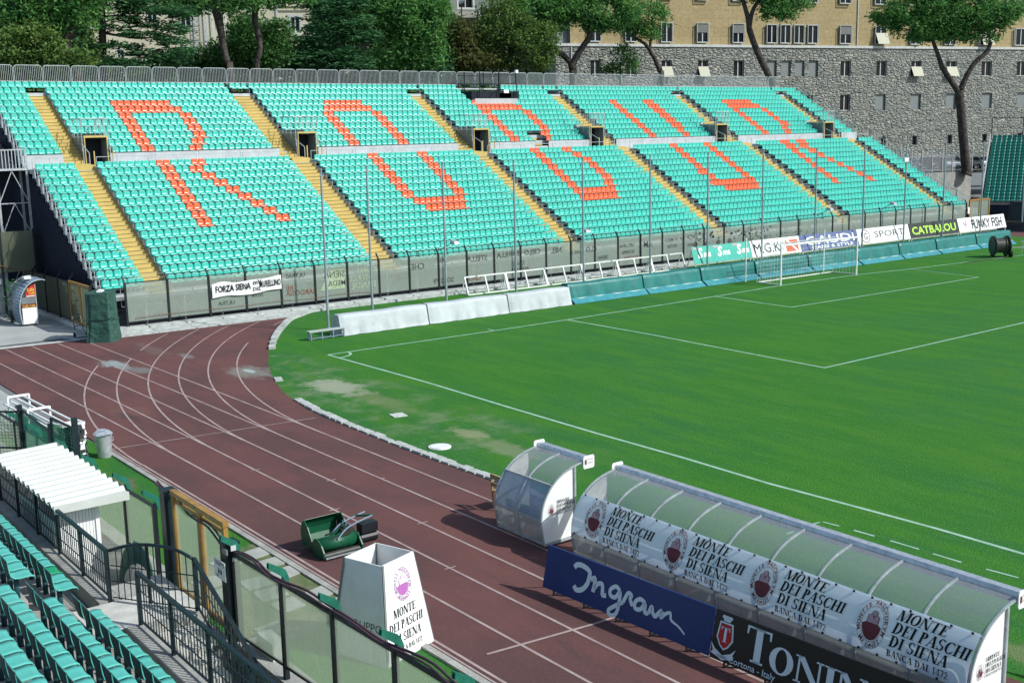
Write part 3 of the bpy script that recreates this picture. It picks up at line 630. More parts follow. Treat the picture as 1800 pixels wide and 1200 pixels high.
# ------------------------------------------------------------ seats
def seat_mesh():
    b=MB(); n=7; T=.032
    prof=[(.245,.345),(.243,.385),(.215,.415),(-.10,.395),(-.165,.42),(-.195,.50),(-.215,.62),(-.222,.70),(-.224,.735)]
    # outline half-widths; the top corners are rounded
    hw=[.208,.213,.216,.214,.212,.216,.212,.185,.12]
    N=4
    def pt(i,j,back):
        x,z=prof[i]; y=hw[i]*(2*j/N-1); dip=-.012*(1-(2*j/N-1)**2) if i>2 else 0
        if i in (2,3): return (x,y,z+(-.012*(1-(2*j/N-1)**2))-(.03 if back else 0))
        return (x+dip-(.03 if back and i>2 else 0),y,z-(.03 if back and i<=3 else 0))
    P=len(prof)
    for back in (0,1):
        b.add([pt(i,j,back) for i in range(P) for j in range(N+1)],[])
    o2=P*(N+1)
    for i in range(P-1):
        for j in range(N):
            q=(i*(N+1)+j,i*(N+1)+j+1,(i+1)*(N+1)+j+1,(i+1)*(N+1)+j); b.f.append(q); b.m.append(0)
            if i>=0: b.f.append(tuple(o2+t for t in reversed(q))); b.m.append(0)
        for j in (0,N):
            a,c=i*(N+1)+j,(i+1)*(N+1)+j; b.f.append((a,c,o2+c,o2+a) if j==0 else (a,o2+a,o2+c,c)); b.m.append(0)
    for j in range(N):
        a=j; b.f.append((a,o2+a,o2+a+1,a+1)); b.m.append(0)
        a=(P-1)*(N+1)+j; b.f.append((a,a+1,o2+a+1,o2+a)); b.m.append(0)
    return b.v,b.f
SV,SF=seat_mesh()
def seat_obj(name,m):
    b=MB(); b.v=list(SV); b.f=list(SF); b.m=[0]*len(SF); o=b.build(name,m)
    for p in o.data.polygons: p.use_smooth=True
    return o
ORANGE={
6:[(1.91,2.8),(6.82,7.74),(17.64,20.83),(30.87,34.52),(45.97,50.1),(59.59,60.53),(64.47,65.47)],
7:[(1.91,2.82),(6.36,7.24),(17.2,21.3),(30.84,35.01),(45.49,50.57),(59.57,60.58),(64.12,65.03)],
8:[(1.9,2.8),(5.92,6.83),(16.74,17.63),(20.79,21.73),(30.86,31.78),(34.58,35.44),(45.53,46.45),(49.64,50.61),(59.61,60.55),(63.68,64.66)],
9:[(1.92,2.79),(5.48,6.37),(16.72,17.66),(20.82,21.72),(30.87,31.85),(35.0,35.92),(45.49,46.49),(49.67,50.65),(59.65,60.59),(63.31,64.21)],
10:[(1.92,2.8),(5.0,5.91),(16.74,17.59),(20.85,21.71),(30.87,31.8),(35.01,35.93),(45.52,46.51),(49.63,50.61),(59.69,60.63),(62.86,63.83)],
11:[(1.92,2.79),(4.57,5.43),(16.71,17.6),(20.79,21.69),(30.87,31.8),(35.01,35.94),(45.53,46.46),(49.65,50.63),(59.71,60.65),(62.48,63.36)],
12:[(1.93,2.78),(4.15,5.01),(16.72,17.62),(20.81,21.76),(30.92,31.8),(35.01,35.94),(45.54,46.4),(49.73,50.64),(59.72,60.66),(62.01,62.97)],
13:[(1.93,2.78),(3.71,4.56),(16.72,17.57),(20.82,21.78),(30.85,31.78),(34.6,35.52),(45.61,46.54),(49.74,50.64),(59.73,60.75),(61.62,62.5)],
14:[(1.92,2.78),(4.12,5.02),(16.76,17.57),(20.83,21.74),(30.88,31.82),(34.12,34.98),(45.6,46.53),(49.73,50.64),(59.8,60.74),(62.09,62.98)],
15:[(1.95,2.8),(5.07,5.93),(16.77,17.68),(20.88,21.8),(30.98,31.93),(34.19,35.12),(45.75,46.69),(49.83,50.81),(60.02,61.04),(63.12,64.18)],
16:[(1.94,2.82),(5.5,6.36),(16.78,17.65),(20.9,21.78),(30.98,31.87),(34.66,35.53),(45.77,46.77),(49.92,50.84),(60.05,61.07),(63.64,64.7)],
17:[(1.95,2.81),(5.9,6.82),(16.79,17.61),(20.88,21.75),(30.97,31.92),(35.12,36.06),(45.72,46.72),(49.94,50.92),(60.07,61.01),(64.23,65.22)],
18:[(1.95,2.79),(5.94,6.81),(16.74,17.62),(20.84,21.77),(31.01,31.85),(35.11,36.06),(45.72,46.72),(49.95,50.93),(60.08,61.03),(64.24,65.15)],
19:[(1.94,2.8),(5.95,6.81),(16.79,17.67),(20.85,21.73),(30.99,31.89),(35.1,35.98),(45.72,46.72),(49.95,50.86),(60.01,60.95),(64.17,65.16)],
20:[(1.93,2.8),(5.94,6.8),(16.78,17.66),(20.81,21.74),(30.96,31.86),(35.08,36.02),(45.71,46.65),(49.95,50.93),(60.01,60.96),(64.17,65.16)],
21:[(1.94,6.36),(17.19,21.25),(30.93,35.53),(45.7,46.7),(49.94,50.92),(60.08,64.74)],
22:[(1.93,5.9),(17.59,20.8),(30.95,35.14),(45.68,46.68),(49.92,50.9),(60.07,64.23)]}
def is_orange(k,y): return next((i for i,(a,c) in enumerate(ORANGE.get(k,[])) if a-.03<y<c+.03),None) is not None
def letter(y): return 'leftmost letter R' if y<9 else 'letter O' if y<24 else 'letter B' if y<38 else 'letter U' if y<53 else 'rightmost letter R'
allseats=[]
for k in range(26):
    for bi,(ys_,n) in enumerate(BLK):
        # the back row runs on across the heads of the stairs
        for i in range(n):
            y=ys_+SP*(i+.5)
            if in_vom(k,y) or (15<=k<=17 and any(a-.2<y<c+.2 for a,c in VOM)): continue
            if k in (15,16) and 33.0<y<34.4: continue
            if k>=23 and PLAT[0]<y<PLAT[1] and not (k==25 and y>35.3): continue
            allseats.append((k,bi,i,y))
    if k==25:
        for a,c in AIS:
            for i in range(3): allseats.append((k,-1,i,a+.22+SP*i))
green=[s for s in allseats if not is_orange(s[0],s[3])]; orange=[s for s in allseats if is_orange(s[0],s[3])]
def dist(s): return (Vector((rowx(s[0]),s[3],rowz(s[0])))-CAM).length
green.sort(key=dist)
near=[s for s in green if s[1]>=0 and s[0]>0][:300]; nearset=set(near)
WH=['left of the first stairway']+['between %s and %s stairways'%(ORD[i],ORD[i+1]) for i in range(5)]+['right of the last stairway']
proto=seat_obj('stadium_seat','seat'); first=True
for s in near:
    o=proto if first else proto.copy()
    if not first: col.objects.link(o)
    first=False; k,bi,i,y=s; o.rotation_euler.z=random.gauss(0,.02)
    o.location=(rowx(k)+.20,y,rowz(k)); tag(o,'turquoise seat, %s from the left in %s row up, %s'%(ORD[i],ORD[k],WH[bi]),'seat','turquoise seats of the grandstand')
proto2=seat_obj('orange_seat','orange'); first=True; cnt={}
onear=sorted(orange,key=dist)[:300]; oset=set(onear)
for s in sorted(orange,key=lambda s:(s[0],s[3])):
    if s not in oset:
        key=(s[0],letter(s[3])); cnt[key]=cnt.get(key,0)+1; continue
    o=proto2 if first else proto2.copy()
    if not first: col.objects.link(o)
    first=False; k,bi,i,y=s; key=(k,letter(y)); cnt[key]=cnt.get(key,0)+1; o.rotation_euler.z=random.gauss(0,.02)
    o.location=(rowx(k)+.20,y,rowz(k)); tag(o,'orange seat, %s orange one from left in %s row up, %s'%(ORD[cnt[key]-1],ORD[k],letter(y)),'seat','orange seats spelling the letters')
def seat_mass(name,seats,m,label,face=1):
    import numpy as np
    V0=np.array(SV); nv=len(SV); F0=np.array(SF); N=len(seats)
    P=np.array(seats,dtype=float)
    rg=np.random.default_rng(5); an=rg.normal(0,.02,N)[:,None]; ca,sa=np.cos(an),np.sin(an)
    V=np.stack([V0[None,:,0]*ca-V0[None,:,1]*sa,V0[None,:,0]*sa+V0[None,:,1]*ca,np.repeat(V0[None,:,2],N,0)],-1); V=(V+P[:,None,:3]).reshape(-1,3)
    if face!=1:
        c,s_=math.cos(face),math.sin(face); W=V0.copy(); W[:,0]=V0[:,0]*c-V0[:,1]*s_; W[:,1]=V0[:,0]*s_+V0[:,1]*c; V=(W[None]+P[:,None,:3]).reshape(-1,3)
    F=(F0[None]+(np.arange(N)*nv)[:,None,None]).reshape(-1,4)
    me=bpy.data.meshes.new(name); me.from_pydata(V.tolist(),[],F.tolist()); me.materials.append(K[m]); me.polygons.foreach_set('use_smooth',[True]*len(me.polygons)); me.update()
    o=bpy.data.objects.new(name,me); col.objects.link(o); o['kind']='stuff'; o['label']=label; o['category']='seats'; return o
seat_mass('stadium_seats',[(rowx(k)+.20,y,rowz(k)) for k,bi,i,y in green if (k,bi,i,y) not in nearset],'seat','turquoise seats filling the rest of the grandstand')
seat_mass('orange_seats',[(rowx(k)+.20,y,rowz(k)) for k,bi,i,y in orange if (k,bi,i,y) not in oset],'orange','farther orange seats of the letters')
# ------------------------------------------------------------ crowd barriers along the top
b=MB().use('barrier'); W2,H=.87,1.18
out=[(-W2,0,.03),(-W2,0,H-.16),(-W2+.05,0,H-.05),(-W2+.16,0,H),(W2-.16,0,H),(W2-.05,0,H-.05),(W2,0,H-.16),(W2,0,.03)]
b.tube([(0,p[0],p[2]) for p in out],.024,6); b.bar((0,-W2,.16),(0,W2,.16),.035)
for s in (-1,1): b.bar((-.28,s*.62,.02),(.28,s*.62,.02),.03); b.bar((0,s*.62,.02),(0,s*.62,.16),.03)
bar0=b.build('crowd_barrier'); b=MB().use('barrier')
for i in range(1,15): yy=-W2+2*W2*i/15; b.bar((0,yy,.16),(0,yy,H),.018)
b.build('infill_bars',None,bar0)
for i in range(42):
    y=-4.1+1.83*i
    o=bar0 if i==0 else copy_tree(bar0)
    o.location=(-35.2,y,13.36); tag(o,'galvanised crowd barrier, %s from the left along the top of the grandstand'%ORD[i],'barrier','crowd barriers along the top')
# ------------------------------------------------------------ far perimeter fence with painted-over plexiglass
FX=-13.3
fn_=empty('perimeter_fence',(FX,34,0),'black post fence with dusty scribbled plexiglass panes in front of the grandstand','fence')
finv=Matrix.Translation((-FX,-34,0))
def fpart(b,name,m=None,par=None,inv_=None,**kw):
    o=b.build(name,m,par or fn_,**kw); o.matrix_parent_inverse=inv_ or finv; return o
FY=[-4.4,-2.17]+[.09+2.1*i for i in range(35)]
for y in FY:
    b=MB().use('black'); b.box(FX-.05,FX+.05,y-.055,y+.055,0,2.45); b.bar((FX,y,2.42),(FX-.18,y-.05,2.78),.07); b.box(FX-.02,FX+.10,y-.09,y+.09,.16,.3); fpart(b,'post')
for i in range(len(FY)-1):
    a,c=FY[i]+.06,FY[i+1]-.06
    if i==0:
        b=MB().use('galv')
        for q in range(9): yy=a+(c-a)*q/8; b.bar((FX-.9,yy,1.1),(FX-.9,yy,2.3),.025)
        b.bar((FX-.9,a,2.3),(FX-.9,c,2.3),.04); b.bar((FX-.9,a,1.1),(FX-.9,c,1.1),.04); fpart(b,'gate_bars')
    b=MB(); b.box(FX-.008,FX+.008,a,c,.42,2.40); fpart(b,'pane','plexi')
b=MB().use('black'); b.box(FX-.025,FX+.025,FY[0],FY[-1],2.405,2.45); b.box(FX-.025,FX+.025,FY[0],FY[-1],.36,.415); b.box(FX-.02,FX+.02,FY[0],FY[-1],.22,.26)
fpart(b,'rails')
b=MB().use('galv')
for z,dx in ((2.58,-.10),(2.76,-.18)): b.bar((FX+dx,FY[0],z),(FX+dx,FY[-1],z),.014)
fpart(b,'top_wire')
b=MB().use('copper'); b.tube(smooth_path([(FX+.06,y,.62+.05*math.sin(y*1.7)) for y in range(-4,12,2)],3),.012,4); fpart(b,'hose')
def graf(y,z,body,h,m='graf',mirror=True,wobble=0):
    b=MB(); fn=lambda u,v:Vector((FX+.022,y+u,z+v)); lay(b,sans(body,.012),fn,h,mirror=mirror); return fpart(b,'graffiti',m)
for a in ((.35,1.75,'LIBERTA',.26),(.55,.75,'ULTRA',.22),(2.5,1.0,'IVIVA',.2),(4.6,1.85,'ULTRAS',.24),(12.8,1.6,'CHE',.36),(14.9,1.85,'AO',.26),(14.4,.62,'SOLS 79',.30),(16.9,1.75,'STELLA',.34),(19.2,1.8,'BARILLA',.34),(21.4,1.8,'CIELO',.34),(23.6,1.75,'NEL',.36),(25.2,1.55,'ORE 20',.22),(26.6,1.6,'CLO',.34),(27.6,1.0,'SIENA',.26),(29.6,1.65,'UPS UNA',.24),(29.8,1.2,'SCOPPIA',.22),(31.9,1.5,'AM',.42),(33.9,1.75,'VIVA ON MEZLA',.20),(34.2,1.3,'ASCOLI',.20),(36.1,1.75,'ACA',.30),(36.2,1.25,'NASO',.2),(20.5,1.2,'CAGE',.24),(20.4,.85,'ANGIULLI',.22)): graf(*a)
for a in ((4.6,1.15,'RE','graf_red'),(4.55,.85,'BARDOSIA','graf_red'),(30,.75,'ADOSIA','graf_red'),(17,.55,'CIAO','graf_red')): graf(a[0],a[1],a[2],.28,a[3])
b=MB(); b.add([(FX+.020,6.7,.95),(FX+.020,8.3,.95),(FX+.020,8.3,2.05),(FX+.020,7.3,2.05)],[(0,1,2,3)]); fpart(b,'painted_patch','graf_pale')
graf(6.95,1.65,'SIENA',.36); graf(7.2,1.15,'MEDA',.30)
for a in ((8.6,1.3,'VIVA LE',.3),(8.7,.85,'BANDE',.36),(9.1,1.75,'AZZURRE',.26)): graf(*a,m='graf_pale')
b=MB(); random.seed(11)
for i in range(60):
    y=37+random.random()*8; z=1.55+random.random()*.5; s=.06+random.random()*.2
    b.add([(FX+.024,y,z),(FX+.024,y+s,z+.02),(FX+.024,y+s*.8,z+.16),(FX+.024,y+.03,z+.10)],[(0,1,2,3)])
for i in range(70):
    y=38.5+random.random()*12; z=.8+random.random()*.7; s=.03+random.random()*.09
    b.add([(FX+.026,y,z),(FX+.026,y+s,z+.01),(FX+.026,y+s*.8,z+s*1.6),(FX+.026,y-.02,z+s)],[(0,1,2,3)])
fpart(b,'paint_splashes','graf')
b=MB()
for yy in (37.0,38.2,39.4,40.6): 
    b.add([(FX+.028,yy,1.55),(FX+.028,yy+.25,1.35),(FX+.028,yy,1.05),(FX+.028,yy-.25,1.35)],[(0,1,2,3)])
fpart(b,'painted_diamonds','graf')
# banner tied to the fence
b=MB(); bx=FX+.10
def bf(u,v): y=.22+u*4.05; return (bx+.02*math.sin(u*23),y,1.22+.05*math.sin(u*9)+v*(.74+.04*math.sin(u*14))+(.10*u-.03))
b.grid(bf,40,3); bn=b.build('cloth_banner','white',solid=.006)
tag(bn,'hand-painted white cloth banner tied across the plexiglass fence','banner')
b=MB(); f2=lambda u,v:Vector((bx+.045,.22+u,1.24+v+.025*u))
lay(b,sans('FORZA SIENA',.035),f2,.34,.16,.22,fit=2.05); lay(b,sans('MURELLINO',.035),f2,.34,2.72,.22,fit=1.28); lay(b,sans('DEL',.02),f2,.2,2.32,.06); lay(b,sans('mV',.03),f2,.26,2.34,.40)
b.build('lettering','ink',bn)
# small floodlights on brackets
for i,(y,dy) in enumerate(((14.72,1.),(25.29,1.),(50.6,1.05),(58.9,1.05))):
    b=MB().use('black'); b.bar((FX,y,2.6),(FX+.35,y+dy,3.05),.04); o=b.build('fence_floodlight')
    b=MB().use('galv'); b.hexa([(FX+.2,y+dy-.2,3.0),(FX+.65,y+dy-.2,2.95),(FX+.65,y+dy+.25,2.95),(FX+.2,y+dy+.25,3.0),(FX+.25,y+dy-.15,3.22),(FX+.6,y+dy-.15,3.12),(FX+.6,y+dy+.2,3.12),(FX+.25,y+dy+.2,3.22)]); b.build('lamp_head',None,o)
    tag(o,'small grey floodlight on a bracket above the plexiglass fence, %s from the left'%ORD[i],'floodlight','floodlights on the fence')
# side fence with the yellow double gate, far left
sf=empty('side_fence',(-20,-6.1,0),'black post fence with olive plexiglass panes beside the coffee kiosk','fence'); sinv=Matrix.Translation((20,6.1,0))
SX=[-17.05,-19.0,-21.4,-23.8,-26.2]
for x in SX+[-13.45]:
    b=MB().use('black'); b.box(x-.06,x+.06,-6.16,-6.04,0,2.4); b.bar((x,-6.1,2.38),(x-.05,-5.8,2.75),.07); fpart(b,'post',par=sf,inv_=sinv)
for a,c in zip(SX[1:],SX): b=MB(); b.box(a+.06,c-.06,-6.108,-6.092,.36,2.3); fpart(b,'pane','plexi_side',sf,sinv)
b=MB().use('black'); b.box(-26.2,-17,-6.13,-6.07,2.305,2.36); b.box(-26.2,-17,-6.12,-6.08,.30,.355); b.use('pale_stone').box(-26.2,-13.6,-6.25,-6.0,-.02,.22); fpart(b,'rails',None,sf,sinv)
gt=empty('glazed_gate',(-15.2,-6.1,0),'yellow framed double gate with frosted panes in the side fence','gate'); ginv=Matrix.Translation((15.2,6.1,0))
b=MB().use('gold_frame')
for x in (-16.9,-15.28,-15.12,-13.6): b.box(x-.07,x+.07,-6.15,-6.05,.22,2.3)
b.box(-16.96,-13.54,-6.15,-6.05,2.3,2.42); b.box(-16.8,-15.3,-6.14,-6.06,.22,.34); b.box(-15.1,-13.7,-6.14,-6.06,.22,.34); fpart(b,'gate_frame',None,gt,ginv)
for a,c in ((-16.83,-15.35),(-15.05,-13.67)): b=MB(); b.box(a,c,-6.108,-6.092,.34,2.3); fpart(b,'pane','plexi_side',gt,ginv)
# far yellow gate and tarp heap near the right stand
gt2=empty('glazed_gate',(-13.3,72.6,0),'yellow framed double gate at the far right end of the plexiglass fence','gate'); g2=Matrix.Translation((13.3,-72.6,0))
b=MB().use('gold_frame')
for y in (72.0,73.55,75.1): b.box(-13.36,-13.24,y-.07,y+.07,.1,2.6)
b.box(-13.36,-13.24,71.94,75.16,2.6,2.75); fpart(b,'gate_frame',None,gt2,g2)
for a,c in ((72.07,73.48),(73.62,75.03)): b=MB(); b.box(-13.308,-13.292,a,c,.2,2.6); fpart(b,'pane','plexi',gt2,g2)
b=MB(); b.use('white').box(-13.2,-13.16,71.55,71.8,1.5,2.1); tag(b.build('notice'),'small white notice on the post beside the far yellow gate','sign')
def draped(name,x,y,sx,sy,h,flare,m,label,cat,rot=0,seed=1,dome=0):
    random.seed(seed); ph=[random.random()*6 for _ in range(6)]
    b=MB(); NU,NV=64,16
    def fn(u,v):
        a=2*math.pi*u; c,s_=math.cos(a),math.sin(a); p=.35 if not dome else .9
        ex=math.copysign(abs(c)**p,c)*sx; ey=math.copysign(abs(s_)**p,s_)*sy
        k=(1+flare*(1-v)**2+.05*math.sin(a*5+ph[0]+v*2)*(1-v*.6)+.04*math.sin(a*11+ph[1]-v*3)*(1-v*.5))*(math.sqrt(max(.02,1-(v*.98)**3)) if dome else 1)
        return (ex*k,ey*k,h*v+(.03*math.sin(a*4+ph[2]) if v>.9 else 0))
    b.grid(fn,NU,NV); b.poly([fn(i/NU,1) for i in range(NU)]); b.use(m)
    o=b.build(name,m,smooth=True); o.location=(x,y,0); o.rotation_euler.z=rot; return tag(o,label,cat)
o=draped('covered_cabinet',-11.2,-6.3,.72,.62,2.38,.14,'tarp','tall box wrapped in wrinkled green tarpaulin at the corner of the track','cover',R(-30),2)
b=MB(); b.bar((-.75,.66,.95),(.75,.70,1.15),.03); b.bar((-.7,-.72,.85),(.72,-.70,1.12),.03); b.bar((.79,-.7,1.13),(.79,.7,1.16),.03); b.build('tie_rope','tarp',o)
b=MB(); b.box(-.3,.3,-.12,.12,2.39,2.47); b.build('top_batten','white',o)
draped('covered_heap',-11.5,77.4,.9,.8,2.4,.2,'dark_green','tall bundle wrapped in dark green sheet beside the far yellow gate','cover',.4,5)
draped('tarp_heap',-9.8,74.2,1.2,.9,.8,.5,'board_black','low black tarpaulin heap on the track behind the last advertising board','cover',.2,8)
# hand trolley against the side gate
t=empty('hand_trolley',(-13.0,-6.9,0),'small grey hand trolley leaning beside the green tarpaulin','trolley')
b=MB().use('reel'); 
for s in (-.2,.2): b.bar((0,s,.1),(-.45,s,1.0),.04)
for q in (.3,.55,.8,1.0): b.bar((-.5*q,-.2,q*.98),(-.5*q,.2,q*.98),.03)
b.build('frame',None,t); b=MB().use('galv'); b.box(-.02,.32,-.25,.25,.05,.09); b.box(.0,.03,-.25,.25,.09,.36); b.build('toe_plate',None,t)
for s in (-.27,.27): b=MB(); b.tube([(-.06,s-.03,.12),(-.06,s+.03,.12)],.12,12); b.build('wheel','tyre',t)
# ------------------------------------------------------------ coffee kiosk
k=empty('coffee_kiosk',(-19.5,-7.7,0),'curved plastic shelter with white side panel and red coffee sign by the left fence','kiosk'); kin=Matrix.Translation((19.5,7.7,0))
arcp=[(0,.12),(-.10,.7),(-.06,1.25),(.14,1.75),(.5,2.12),(1.0,2.36),(1.55,2.42),(1.75,2.36)]
arcp=smooth_path(arcp,3)
# open side faces the fence (+y); back faces -y
KX0,KX1,KY=-20.9,-18.55,-8.2
def kp_(u,v): return None
b=MB().use('poly_blue')
for (a0,z0),(a1,z1) in zip(arcp,arcp[1:]): b.add([(KX0,KY+a0*.75,z0),(KX1,KY+a0*.75,z0),(KX1,KY+a1*.75,z1),(KX0,KY+a1*.75,z1)],[(0,1,2,3)])
fpart(b,'curved_back',None,k,kin,smooth=True,solid=.01)
b=MB().use('galv')
for x in (KX0,(KX0+KX1)/2,KX1):
    for (a0,z0),(a1,z1) in zip(arcp,arcp[1:]): b.bar((x,KY+a0*.75,z0),(x,KY+a1*.75,z1),.05)
for a,z in (arcp[0],arcp[6],arcp[12],arcp[-1]): b.bar((KX0,KY+a*.75,z),(KX1,KY+a*.75,z),.04)
for x in (KX0,KX1): b.bar((x,KY+.78,.05),(x,KY+.78,2.2),.05)
b.use('white').box(-19.6,-19.2,KY+.45,KY+.8,2.42,2.56)
fpart(b,'frame',None,k,kin)
b=MB(); b.use('white').box(KX1+.02,KX1+.05,KY+.03,KY+.76,.12,.98); fpart(b,'side_panel',None,k,kin)
b=MB(); b.use('cafe_brown').box(KX1+.02,KX1+.05,KY+.0,KY+.76,.985,1.18); fpart(b,'name_strip',None,k,kin)
b=MB(); pts=[(.76,2.2),(.76,1.55),(.24,1.55),(.27,1.75),(.40,2.0),(.55,2.14)]; b.use('cafe_red').prism(pts,lambda u,v,t:(t,KY+u,v),KX1+.02,KX1+.05); fpart(b,'red_sign',None,k,kin)
b=MB(); b.use('clear').box(KX1+.03,KX1+.04,KY+.02,KY+.74,1.185,1.54); fpart(b,'side_window',None,k,kin)
b=MB(); f2=plane_fn((KX1+.055,KY,0),(0,1,0),(0,0,1),.0); b.use('cafe_yellow'); lay(b,sans('Caffè Caffè',.02),f2,.12,.06,1.02,fit=.64); lay(b,sans('Caffè',.03),f2,.17,.34,1.85,fit=.38); lay(b,sans('Caffè',.03),f2,.13,.42,1.68,fit=.32); b.use('white'); b.add([f2(.3,1.57),f2(.72,1.57),f2(.72,1.62),f2(.3,1.62)],[(0,1,2,3)]); fpart(b,'lettering',None,k,kin)
# parked white car tail at the far left, potted shrub and dark clutter
# ------------------------------------------------------------ poles
PY=[(-6.0,3.25)]+[(-9.4,y) for y in (7.8,12.7,17.73,23.05,28.79,34.15,39.68,45.5,51.19,56.5,61.8,67.4,74.)]
b=MB(); b.tube([(0,0,0),(0,0,7.95)],[.07,.055],10); b.tube([(0,0,7.95),(0,0,8.0)],.09,10); b.tube([(0,0,0),(0,0,.12)],.13,10)
p0=b.build('net_pole','pole',smooth=False); bb=MB(); bb.bar((.05,-.12,7.7),(.05,.12,7.7),.05); bb.build('pulley_arm','pole',p0)
for i,(x,y) in enumerate(PY):
    o=p0 if i==0 else copy_tree(p0); o.location=(x,y,0); tag(o,'tall grey ball-net pole, %s from the left along the goal end'%ORD[i],'pole','ball-net poles')
b=MB(); b.box(-9.32,-9.12,55.9,56.4,6.65,6.95); b.bar((-9.35,56.4,6.8),(-9.2,56.3,6.8),.06); tag(b.build('pole_camera','white'),'white box fixed to one of the tall grey poles','camera')
# ------------------------------------------------------------ covered advertising drums
covs=[(2.79,7.91,0),(7.95,13.05,0),(13.1,17.45,0)]+[(a,c,1) for a,c in ((17.6,23.35),(23.4,28.2),(28.3,33.2),(33.3,38.5),(38.6,43.7),(43.8,48.6),(48.7,53.2),(53.3,58.5),(58.6,63.5))]
nm=0
for i,(a,c,t) in enumerate(covs):
    random.seed(40+i); ph=[random.random()*9 for _ in range(5)]; H=1.0 if t==0 else 1.08
    L_=c-a-.05; b=MB()
    def fn(u,v):
        y=L_*u; s=abs(math.sin(y*2.1+ph[0]))*.06+abs(math.sin(y*4.7+ph[1]))*.03
        P=[(-.75,0.02),(-.70,H*.9),(-.62,H),(-.12,H),(-.06,H*.97),(.02,H*.5),(.06,H*.2),(.10,.02)]
        q=v*(len(P)-1); j=min(int(q),len(P)-2); f=q-j; x=P[j][0]*(1-f)+P[j+1][0]*f; z=P[j][1]*(1-f)+P[j+1][1]*f
        k=max(0,1-z/H); x+=s*k*1.6*(1 if x>-.3 else -1); z+=.015*math.sin(y*1.9+ph[2])*(z>H*.9)-.05*math.sin(y*1.1+ph[3])*k*(v>.7)*(z>.1)
        if u<.02 or u>.98: x-=.05*(x>-.3)
        return (x,y,max(z,.01))
    b.grid(fn,56,21)
    n=[fn(0,j/21) for j in range(22)]; b.poly(n); n=[fn(1,j/21) for j in range(22)]; b.poly(n)
    o=b.build('board_cover','cover_teal' if t else 'cover_white',smooth=True); o.location=(-3.95-(.35 if t else 0),a,0)
    if t: nm+=1
    tag(o,('teal tarpaulin cover over a pitch-side board, %s teal one from the left'%ORD[nm-1]) if t else 'pale grey tarpaulin cover over a pitch-side board, %s pale one from the left'%ORD[i],'board cover','tarpaulin board covers')
    if t:
        b=MB()
        def f3(u,v): y=L_*u+.02; return (.14+.40*v+.03*math.sin(y*3+ph[1])*v,y,.24*(1-v)+.02+.05*abs(math.sin(y*2.3+ph[2]))*(1-v))
        b.grid(f3,40,4); b.build('skirt','cover_skirt',o,smooth=True)
        b=MB(); b.bar((.14,.05,.27),(.16,L_-.05,.27),.035); b.build('hem_rope','white_frame',o)
# end panel of the dark first board
# ------------------------------------------------------------ empty white board frames leaning by the fence
def wframe(L_):
    b=MB().use('white_frame'); H=1.02
    pt=lambda y,z:(-.38*z/H,y,z+.04)
    for z in (0,H): b.bar(pt(0,z),pt(L_,z),.08)
    for y in (0,L_/2,L_): b.bar(pt(y,0),pt(y,H),.08)
    o=b.build('empty_hoarding'); b=MB().use('white_frame')
    for y in (.05,L_-.05): b.bar(pt(y,H),(-.75,y,.03),.05); b.bar((-.75,y,.04),(0,y,.04),.05)
    b.build('stay',None,o); return o
w0=wframe(3.0)
for i in range(6):
    o=w0 if i==0 else copy_tree(w0); o.location=(-11.15-.12*i/5,15.45+3.1*i,0); tag(o,'empty white steel advertising frame leaning back, %s from the left'%ORD[i],'frame','empty advertising frames')
# ------------------------------------------------------------ advertising boards of the second row
BX=-9.7
def adboard(y0,y1,m,label,z0=.48,z1=1.62):
    b=MB(); b.hexa([(BX,y0,z0),(BX+.03,y0,z0),(BX+.03,y1,z0),(BX,y1,z0),(BX-.36,y0,z1),(BX-.33,y0,z1),(BX-.33,y1,z1),(BX-.36,y1,z1)])
    o=b.build('advertising_board',m); tag(o,label,'advertising board','advertising boards behind the goal')
    b=MB().use('white_frame')
    for y in (y0+.15,y1-.15): b.bar((BX-.02,y,0),(BX-.02,y,z0+.1),.05); b.bar((BX-.36,y,z1-.05),(BX-.9,y,0),.04)
    b.build('stand',None,o)
    fn=plane_fn((BX+.035,y0,z0),(0,1,0),(-.36,0,z1-z0),.006); return o,fn,y1-y0
S_='lettering'
o,f,W=adboard(33.2,39.0,'teal_board','turquoise board with three white script words next to the goal')
b=MB().use('white')
for q in range(3): lay(b,sans('S',.06,.25),f,.66,.45+q*1.95,.40); lay(b,sans('ma',.05,.25),f,.42,1.0+q*1.95,.44)
b.use('grey_print')
for q in range(3):
    u=.12+q*1.95; b.add([f(u,1.0),f(u+.55,1.0),f(u+.55,1.15),f(u,1.15)],[(0,1,2,3)])
b.build(S_,None,o)
o,f,W=adboard(39.05,44.4,'white','white board with dark initials and a red square behind the goal')
b=MB().use('ink'); lay(b,sans('M.G.K',.0),f,.72,.25,.24,fit=2.9); b.use('grey_print'); lay(b,sans('VIS',.02),f,.22,3.15,.75,fit=.45); lay(b,sans('SA.',.02),f,.2,3.2,.3,fit=.35)
b.use('salmon').add([f(3.75,.12),f(5.1,.12),f(5.1,.98),f(3.75,.98)],[(0,1,2,3)]); b.use('white').add([Vector(f(3.85,.96))+Vector((.004,0,0)),Vector(f(4.1,.96))+Vector((.004,0,0)),Vector(f(5.05,.15))+Vector((.004,0,0)),Vector(f(4.8,.15))+Vector((.004,0,0))],[(0,1,2,3)]); b.build(S_,None,o)
o,f,W=adboard(44.45,51.2,'blue_board','blue board with large white capitals seen through the goal net')
b=MB().use('white'); lay(b,sans('GAUDI',.02),f,.62,.5,.42,fit=5.9); lay(b,sans('JEANS & STYLE',.03),f,.24,1.2,.08,fit=4.9); b.build(S_,None,o)
o,f,W=adboard(51.25,57.9,'white','white board with a ringed letter and dark capitals right of the goal')
